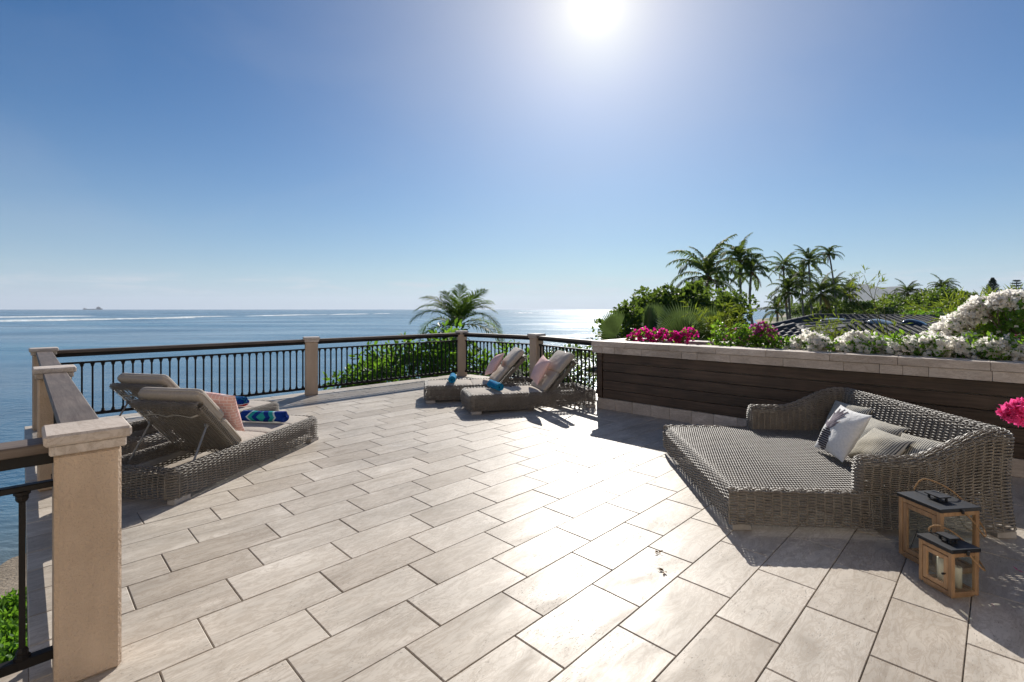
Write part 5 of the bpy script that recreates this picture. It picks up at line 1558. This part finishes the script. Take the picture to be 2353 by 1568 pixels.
# ------------------------------------------------------------------ bougainvillea
def bougainvillea(label, blobs, mat, seed, fper, gper, flower=0.032, leafy=0.05, name="bougainvillea", root_at=None, group=None, extra=None):
    """blobs: world x, y, z, radius"""
    rng = np.random.default_rng(seed); bl = np.array(blobs, float)
    r0 = np.array(root_at if root_at is not None else [bl[:, 0].mean(), bl[:, 1].mean(), bl[:, 2].min()])
    root = thing(name, label, "flowering shrub", r0, 0, group); bl[:, :3] -= r0
    ms = MB()
    for q in bl[::2]: limb(ms, (rng.normal() * 0.05, rng.normal() * 0.05, 0), q[:3], 0.012, 0.004, rng, 0.15, 7, 5)
    part("stem", ms, M["bark"], root, True)
    mf = MB(); c = np.repeat(bl, fper, 0); N = len(c); o = rdir(rng, N); o[:, 2] += 0.25; o = unit(o)
    B = c[:, :3] + o * (c[:, 3] * (0.55 + 0.5 * rng.random(N)))[:, None]
    ax = unit(o + rdir(rng, N) * 0.6); t1 = unit(np.cross(ax, rdir(rng, N))); t2 = np.cross(ax, t1); s = flower * rng.uniform(0.75, 1.25, N)
    for k in range(3):
        a = k * 2 * math.pi / 3; d = unit(ax * 0.75 + (t1 * math.cos(a) + t2 * math.sin(a)) * 0.8)
        leaves(mf, B, d, ax - d * 0.3, s, s * 0.8, 0.22, -0.12)
    part("blossoms", mf, mat, root)
    fo = cloud(rng, bl, gper, leafy, leafy * 0.62, shell=0.35)
    if extra is not None:
        ex = np.array(extra, float); ex[:, :3] -= r0; e2 = cloud(rng, ex, 34, leafy, leafy * 0.62, shell=0.3); fo.add(e2.v[0], e2.t[0])
    part("foliage", fo, M["leaf_bougain"], root)
    return root
def blobs_px(n, xf, yf, Yf, rr):
    out = []
    for _ in range(n):
        x = xf(); y = yf(x); out.append((*DY(x, y, Yf(x)), rng.uniform(*rr)))
    return out
rng = np.random.default_rng(13)
def on_planter(x, depth):
    """view column -> depth along Y of the planter's centre line"""
    k = (x - CX) / FD
    # point PA0 + pd*s + pn*depth on the ray x = k*y
    b = PA0 + pn * depth; s = (k * b[1] - b[0]) / (pd[0] - k * pd[1]); return b[1] + pd[1] * s
# magenta plants at the planter's end
bl = [(*DY(x, y, on_planter(x, 0.62)), r) for x, y, r in ((1462, 773, 0.085), (1480, 768, 0.10), (1505, 772, 0.11), (1500, 782, 0.07), (1523, 770, 0.08), (1546, 774, 0.07), (1570, 776, 0.08), (1583, 768, 0.115), (1560, 782, 0.06), (1450, 778, .05))]
bougainvillea("magenta bougainvillea spilling over the end of the planter", bl, M["bract_magenta"], 61, 46, 40, 0.042, 0.06, root_at=PLW(1.2, 0.62, 0.95))
bl = [(*DY(x + rng.normal() * 6, y + rng.normal() * 8, on_planter(x, 0.7)), rng.uniform(0.07, 0.12)) for x, y in ((1640, 782), (1660, 770), (1680, 790), (1700, 776), (1722, 785), (1745, 778), (1760, 790), (1780, 782), (1765, 772), (1690, 765), (1650, 792), (1735, 792), (1715, 760))]
g = bougainvillea("leafy green bougainvillea with hardly any blossom in the planter", bl, M["bract_mauve"], 62, 4, 80, 0.032, 0.062, root_at=PLW(2.5, 0.7, 0.95))
bl = [(*DY(x, y, on_planter(x, 0.62)), r) for x, y, r in ((1735, 757, 0.06), (1752, 750, 0.06), (1766, 758, 0.06), (1745, 765, 0.05), (1776, 764, 0.05))]
bougainvillea("mauve flowering bougainvillea sprig above the green leaves", bl, M["bract_mauve"], 63, 22, 28, 0.036, 0.055, root_at=PLW(2.75, 0.62, 0.95))
# white bougainvillea along the planter and the tall branch: separate clusters with leaves and twigs between them
def clusters(n, fx, top, bot, dep, rr):
    out = []
    for _ in range(n):
        x = fx(); t0, b0 = top(x), bot(x); y = t0 + (b0 - t0) * rng.random() ** 0.8
        out.append((*DY(x, y, on_planter(min(x, 2330), rng.uniform(*dep))), rng.uniform(*rr)))
    return out
bl = clusters(135, lambda: rng.uniform(1800, 2420), lambda x: 778 + (x - 1800) * 0.012 + 7 * math.sin(x * 0.05), lambda x: 802 + (x - 1800) * 0.050, (0.34, 0.75), (0.035, 0.085))
gl = clusters(60, lambda: rng.uniform(1800, 2420), lambda x: 776 + (x - 1800) * 0.012, lambda x: 800 + (x - 1800) * 0.048, (0.30, 0.6), (0.05, 0.09))
bougainvillea("white bougainvillea massed along the planter coping", bl, M["bract_white"], 64, 34, 7, 0.046, 0.052, root_at=PLW(4.2, 0.65, 0.95), extra=gl)
pth = np.array([(2105, 788), (2150, 770), (2185, 756), (2215, 735), (2235, 712), (2262, 698), (2300, 692), (2330, 687), (2365, 684), (2400, 688)])
def along():
    i = rng.integers(0, len(pth) - 1); k = rng.random(); return pth[i] * (1 - k) + pth[i + 1] * k
bl, gl = [], []
for _ in range(74):
    p = along(); wd = 8 if p[0] > 2260 else 18
    bl.append((*DY(p[0] + rng.normal() * wd * 0.6, p[1] + rng.normal() * wd * 0.55 + 4, on_planter(min(p[0], 2300), 0.95) + rng.normal() * 0.05), rng.uniform(0.035, 0.08)))
for _ in range(34):
    p = along(); gl.append((*DY(p[0] + rng.normal() * 14, p[1] + 10 + rng.normal() * 12, on_planter(min(p[0], 2300), 1.0)), rng.uniform(0.05, 0.09)))
bougainvillea("tall arching branch of white bougainvillea rising above the planter", bl, M["bract_white"], 65, 34, 5, 0.046, 0.052, root_at=PLW(5.0, 0.95, 0.95), extra=gl)
bl = [(*DY(x, y, on_planter(x, 0.7)), r) for x, y, r in ((2330, 782, 0.035), (2342, 790, 0.04), (2350, 800, 0.03), (2336, 796, 0.03))]
bougainvillea("small magenta cluster among leaves beside the white branch", bl, M["bract_magenta"], 66, 26, 6, 0.040, 0.05, root_at=PLW(5.9, 0.7, 0.95))
bl = [(*DY(x, y, on_planter(x, 0.85)), rng.uniform(0.08, 0.13)) for x, y in ((2300, 760), (2320, 745), (2340, 770), (2360, 740), (2290, 785), (2310, 800), (2345, 815), (2275, 770), (2330, 720), (2365, 790))]
bougainvillea("green leafy bougainvillea below the arching white branch", bl, M["bract_white"], 67, 3, 60, 0.03, 0.065, root_at=PLW(5.6, 0.85, 0.95))
# pink spray reaching in from a potted plant outside the view
pot = thing("potted_bougainvillea", "pink bougainvillea spray reaching out in front of the dark boards", "potted plant", (2.95, 2.35, 0))
m = MB(); m.lathe([(0.0001, 0), (0.15, 0), (0.20, 0.36), (0.215, 0.36), (0.215, 0.40), (0.185, 0.40), (0.18, 0.34), (0.0001, 0.34)], 28); part("pot", m, M["terracotta"], pot, True)
rng = np.random.default_rng(14); base = np.array([2.95, 2.35, 0])
tipc = DY(2326, 944, 2.05) - base
ms, mf, mg = MB(), MB(), MB()
limb(ms, (0, 0, 0.3), (0.02, 0, 1.15), 0.02, 0.012, rng, 0.05)
limb(ms, (0.02, 0, 1.05), tipc + [0.03, 0, 0], 0.010, 0.004, rng, 0.06)
cl = [(*(tipc + np.array(o) * 0.8), r * 0.74) for o, r in (((0, 0, 0), 0.042), ((0.035, 0, 0.012), 0.038), ((-0.022, 0, -0.008), 0.026), ((0.012, 0, -0.03), 0.03), ((0.055, 0, -0.035), 0.03), ((0.08, 0.02, 0.01), 0.04))]
cl = np.array(cl); c = np.repeat(cl, 13, 0); N = len(c); o = rdir(rng, N); B = c[:, :3] + o * (c[:, 3] * (0.3 + 0.6 * rng.random(N)))[:, None]
ax = unit(o + rdir(rng, N) * 0.5); t1 = unit(np.cross(ax, rdir(rng, N))); t2 = np.cross(ax, t1)
for k in range(3):
    a = k * 2 * math.pi / 3; d = unit(ax * 0.7 + (t1 * math.cos(a) + t2 * math.sin(a)) * 0.8)
    leaves(mf, B, d, ax - d * 0.3, 0.030, 0.025, 0.25, -0.2)
cl2 = np.array([(0.30 + rng.normal() * 0.14, rng.normal() * 0.2, rng.uniform(0.75, 1.3), 0.12) for _ in range(16)])
lf = cloud(rng, cl2, 26, 0.06, 0.04); mg.add(lf.v[0], lf.t[0])
B2 = tipc + np.array([[0.06, 0, -0.005], [0.075, 0.01, -0.02], [0.09, 0, 0.0]]); leaves(mg, B2, np.array([[-0.3, -0.2, -0.3], [0.2, -.3, .4], [.5, 0, .3]]), np.array([[0, -1, 0.3]] * 3), 0.05, 0.03)
part("stem", ms, M["bark"], pot, True); part("blossoms", mf, M["bract_pink"], pot); part("foliage", mg, M["leaf_bougain"], pot)

# ------------------------------------------------------------------ tree belt beyond the roofs
rng = np.random.default_rng(23)
belt = [(1985, 705, 70, 3.0, 1.8), (2015, 700, 80, 3.4, 2.2), (2050, 703, 66, 3.0, 2.0), (2085, 694, 74, 3.6, 2.6), (2120, 690, 82, 4.0, 3.2), (2150, 688, 68, 3.4, 2.8), (2185, 686, 62, 3.2, 2.8), (2215, 690, 55, 2.8, 2.4),
        (2240, 680, 60, 3.2, 3.0), (2270, 672, 52, 2.8, 3.0), (2310, 668, 46, 2.6, 2.8), (2345, 676, 40, 2.4, 2.4), (1960, 712, 58, 2.2, 1.4), (2000, 716, 48, 2.0, 1.2), (2060, 715, 46, 2.0, 1.2), (2110, 712, 50, 2.2, 1.4), (1900, 712, 70, 3.0, 1.6), (1850, 714, 75, 3.0, 1.4), (2160, 712, 44, 1.6, 1.1)]
words = ["dark rounded tree", "light green tree", "broad spreading tree"]
where = ["in the far belt before the hill slope", "in the far belt below the hill", "in the belt above the blue grey roof", "behind the blue grey roof's house", "behind the distant dense crowned palm", "beside the distant dense crowned palm",
         "just behind the pale grey roof", "at the end of the pale grey roof", "under the narrow pine", "next to the narrow pine", "between the two pines", "below the tiered pine",
         "at the foot of the palm grove", "close behind the charcoal roof", "behind the middle skylight", "between charcoal roof and blue grey roof", "inside the palm grove", "deep inside the palm grove by the beach", "low in front of the blue grey roof"]
protos = []
for k in range(3):
    rr = np.random.default_rng(100 + k); cl = crown_clumps(rr, (0, 0, 0), (1, 0.9, 0.8), 40, 0.16, 0.30, -0.6)
    protos.append(cloud(rr, cl, 60, 0.13, 0.085).mesh("crown", M["leaf_tree2" if k == 1 else "leaf_tree"]))
tk = MB(); limb(tk, (0, 0, -1), (0, 0, 0.0), 0.07, 0.04, np.random.default_rng(1), 0.04); TRUNK = tk.mesh("trunk", M["bark"], True)
def belt_tree(x, y, Y, rx, rz_, k, label, name="tree"):
    c = DY(x, y + (0 if x < 1965 else 16 if x < 2200 else 34), Y); gz_ = gz(c[0], Y)
    t = thing(name, label, "tree", (c[0], Y, gz_), 0, "trees beyond the roofs")
    hh = max(c[2] - gz_, 1.0)
    rz_ = rz_ * (0.5 if x >= 2240 else 1.0)
    obj("crown", protos[k], t, (0, 0, hh), rz=rng.uniform(0, 6.28), scale=(rx, rx, rz_))
    obj("trunk", TRUNK, t, (0, 0, hh), scale=(rx, rx, hh))
for i, (x, y, Y, rx, rz_) in enumerate(belt): belt_tree(x, y, Y, rx, rz_, i % 3, f"{words[i % 3]} {where[i]}")

# far woodland along the coast: nobody could count it
rr = np.random.default_rng(31); cl = []
for _ in range(520):
    x = rr.uniform(1735, 2420); Y = rr.uniform(130, 420) if x > 1900 else rr.uniform(260, 520)
    X = (x - CX) * Y / FD
    if float(coast_dist(np.array([X]), np.array([Y]))[0]) < 14: continue
    zt = (702 if x < 1900 else 704 - (x - 1900) * 0.03) + rr.normal() * 3
    p = DY(x, zt, Y); cl.append((p[0], p[1], p[2] - 3.0 * Y / 250, 3.2 * Y / 250))
wd = cloud(rr, cl, 60, 1.5, 1.1, shell=0.6)
wo = obj("distant_woodland", wd.mesh("distant_woodland", M["leaf_tree"])); tag(wo, "hazy distant woodland along the coast under the hill", "woodland", kind="stuff")

# pines on the skyline
def pine(label, x, ytop, ybase, Y, w, narrow, seed):
    rng = np.random.default_rng(seed); top = DY(x, ytop, Y); g_ = gz(top[0], Y)
    t = thing("norfolk_pine", label, "pine tree", (top[0], Y, g_), 0, "pines on the skyline")
    hh = top[2] - g_; m_ = MB(); m_.tube([(0, 0, -0.2), (0, 0, hh)], [0.25, 0.03], 6); part("trunk", m_, M["bark"], t, True)
    crown_h = (ybase - ytop) * Y / FD; ml_ = MB(); levels = 11 if narrow else 9
    for i in range(levels):
        f = (i + 0.3) / levels; z = hh - crown_h * f; R = w * (f ** 0.8 if narrow else min(1, 0.35 + f)) * rng.uniform(0.8, 1.1)
        for k in range(9):
            a = k * 0.698 + i * 0.35; d = np.array([math.cos(a), math.sin(a), 0.22])
            n = 26; s = rng.random((n, 1)) ** 0.7; B = np.array([0, 0, z]) + d * R * s; dd = unit(d * 0.6 + rdir(rng, n) * 0.7 + [0, 0, 0.2])
            leaves(ml_, B, dd, rdir(rng, n), w * 0.20, w * 0.055)
    part("crown", ml_, M["leaf_pine"], t)
pine("narrow pointed pine on the skyline above the bamboo", 2281, 640, 676, 95.0, 1.4, True, 1)
pine("tiered open pine standing apart from the narrow pointed one", 2336, 645, 700, 60.0, 0.85, False, 2)

# ------------------------------------------------------------------ garden strip and picket fence under the terrace
rr = np.random.default_rng(41)
cl = []
for _ in range(520):
    x = rr.uniform(-40, 130); y = rr.uniform(1405, 1600); p = D(x, y, -4.3); cl.append((p[0], p[1], -4.25 + rr.normal() * 0.08, rr.uniform(0.14, 0.24)))
gc = cloud(rr, cl, 26, 0.12, 0.085, up=0.6, shell=0.4); go = obj("ground_cover", gc.mesh("ground_cover", M["leaf_ground"])); tag(go, "bright green leafy ground cover between beach and picket fence", "ground cover", kind="stuff")
fa, fb_ = D(-60, 1562, -3.32), D(110, 1508, -3.32); fa[2] = fb_[2] = -4.35
dv = fb_ - fa; Lf = np.linalg.norm(dv[:2]); fence = thing("picket_fence", "white picket fence below the terrace beside the green ground cover", "fence", fa, math.atan2(dv[1], dv[0]))
m = MB(); m.poly = None
n = int(Lf / 0.19)
pk = MB(); pk.prism([(-0.045, 0), (0.045, 0), (0.045, 0.95), (0.0, 1.03), (-0.045, 0.95)], -0.011, 0.011); pk.xf(R=np.array([[1, 0, 0], [0, 0, -1], [0, 1, 0]])); PK = pk.mesh("picket", M["white_paint"])
for i in range(n + 1): obj("picket", PK, fence, (i * 0.19, 0, 0))
for z in (0.25, 0.75):
    m = MB(); m.cbox((Lf / 2, 0.035, z), (Lf, 0.04, 0.08), 0.004); part("fence_rail", m, M["white_paint"], fence)

# ------------------------------------------------------------------ small litter on the tiles
def litter(x, y, s, mat, label, seed, n=5, flat=0.35):
    rng = np.random.default_rng(seed); p = D(x, y, 0.0)
    m_ = MB(); d = rdir(rng, n); d[:, 2] = np.abs(d[:, 2]) * flat; leaves(m_, np.zeros((n, 3)) + [0, 0, 0.003], d, np.array([[0, 0, 1.0]] * n) + rng.normal(size=(n, 3)) * 0.3, s * rng.uniform(0.6, 1.2, n), s * 0.35, 0.3)
    tag(obj("fallen_leaf", m_.mesh("fallen_leaf", mat), None, p), label, "leaf", "dry leaves and petals on the tiles")
litter(1515, 1272, 0.034, M["dry_leaf"], "curled dry leaf on a tile in front of the daybed, beside a joint", 1)
litter(1526, 1315, 0.040, M["dry_leaf"], "larger curled dry leaf lying mid tile in front of the daybed", 2)
litter(1765, 1300, 0.018, M["dry_leaf"], "tiny dry leaf scrap at a tile joint by the daybed shadow", 3, 3)
litter(2337, 1311, 0.030, M["bract_magenta"], "magenta petal fallen beyond the lanterns", 4, 3)
litter(2282, 1392, 0.014, M["bract_magenta"], "tiny red petal on the shaded tile past the small lantern", 5, 2)
litter(1345, 1225, 0.012, M["dry_leaf"], "speck of dry leaf on the sunlit tiles in mid terrace", 6, 2)
# ------------------------------------------------------------------ air: faint even haze round everything
hm = bpy.data.materials.new("haze_air"); hm.use_nodes = True; ht = hm.node_tree; ht.nodes.clear()
ho = ht.nodes.new("ShaderNodeOutputMaterial"); pv = ht.nodes.new("ShaderNodeVolumePrincipled")
pv.inputs["Color"].default_value = (0.80, 0.88, 1.0, 1); pv.inputs["Density"].default_value = 0.00005; pv.inputs["Anisotropy"].default_value = 0.2
ht.links.new(pv.outputs[0], ho.inputs["Volume"])
m = MB(); m.box((0, 7900, 195), (33000, 17000, 408))
hz_o = obj("haze", m.mesh("haze", hm), kind="stuff"); tag(hz_o, "thin bluish sea haze fading the far hill", "haze")
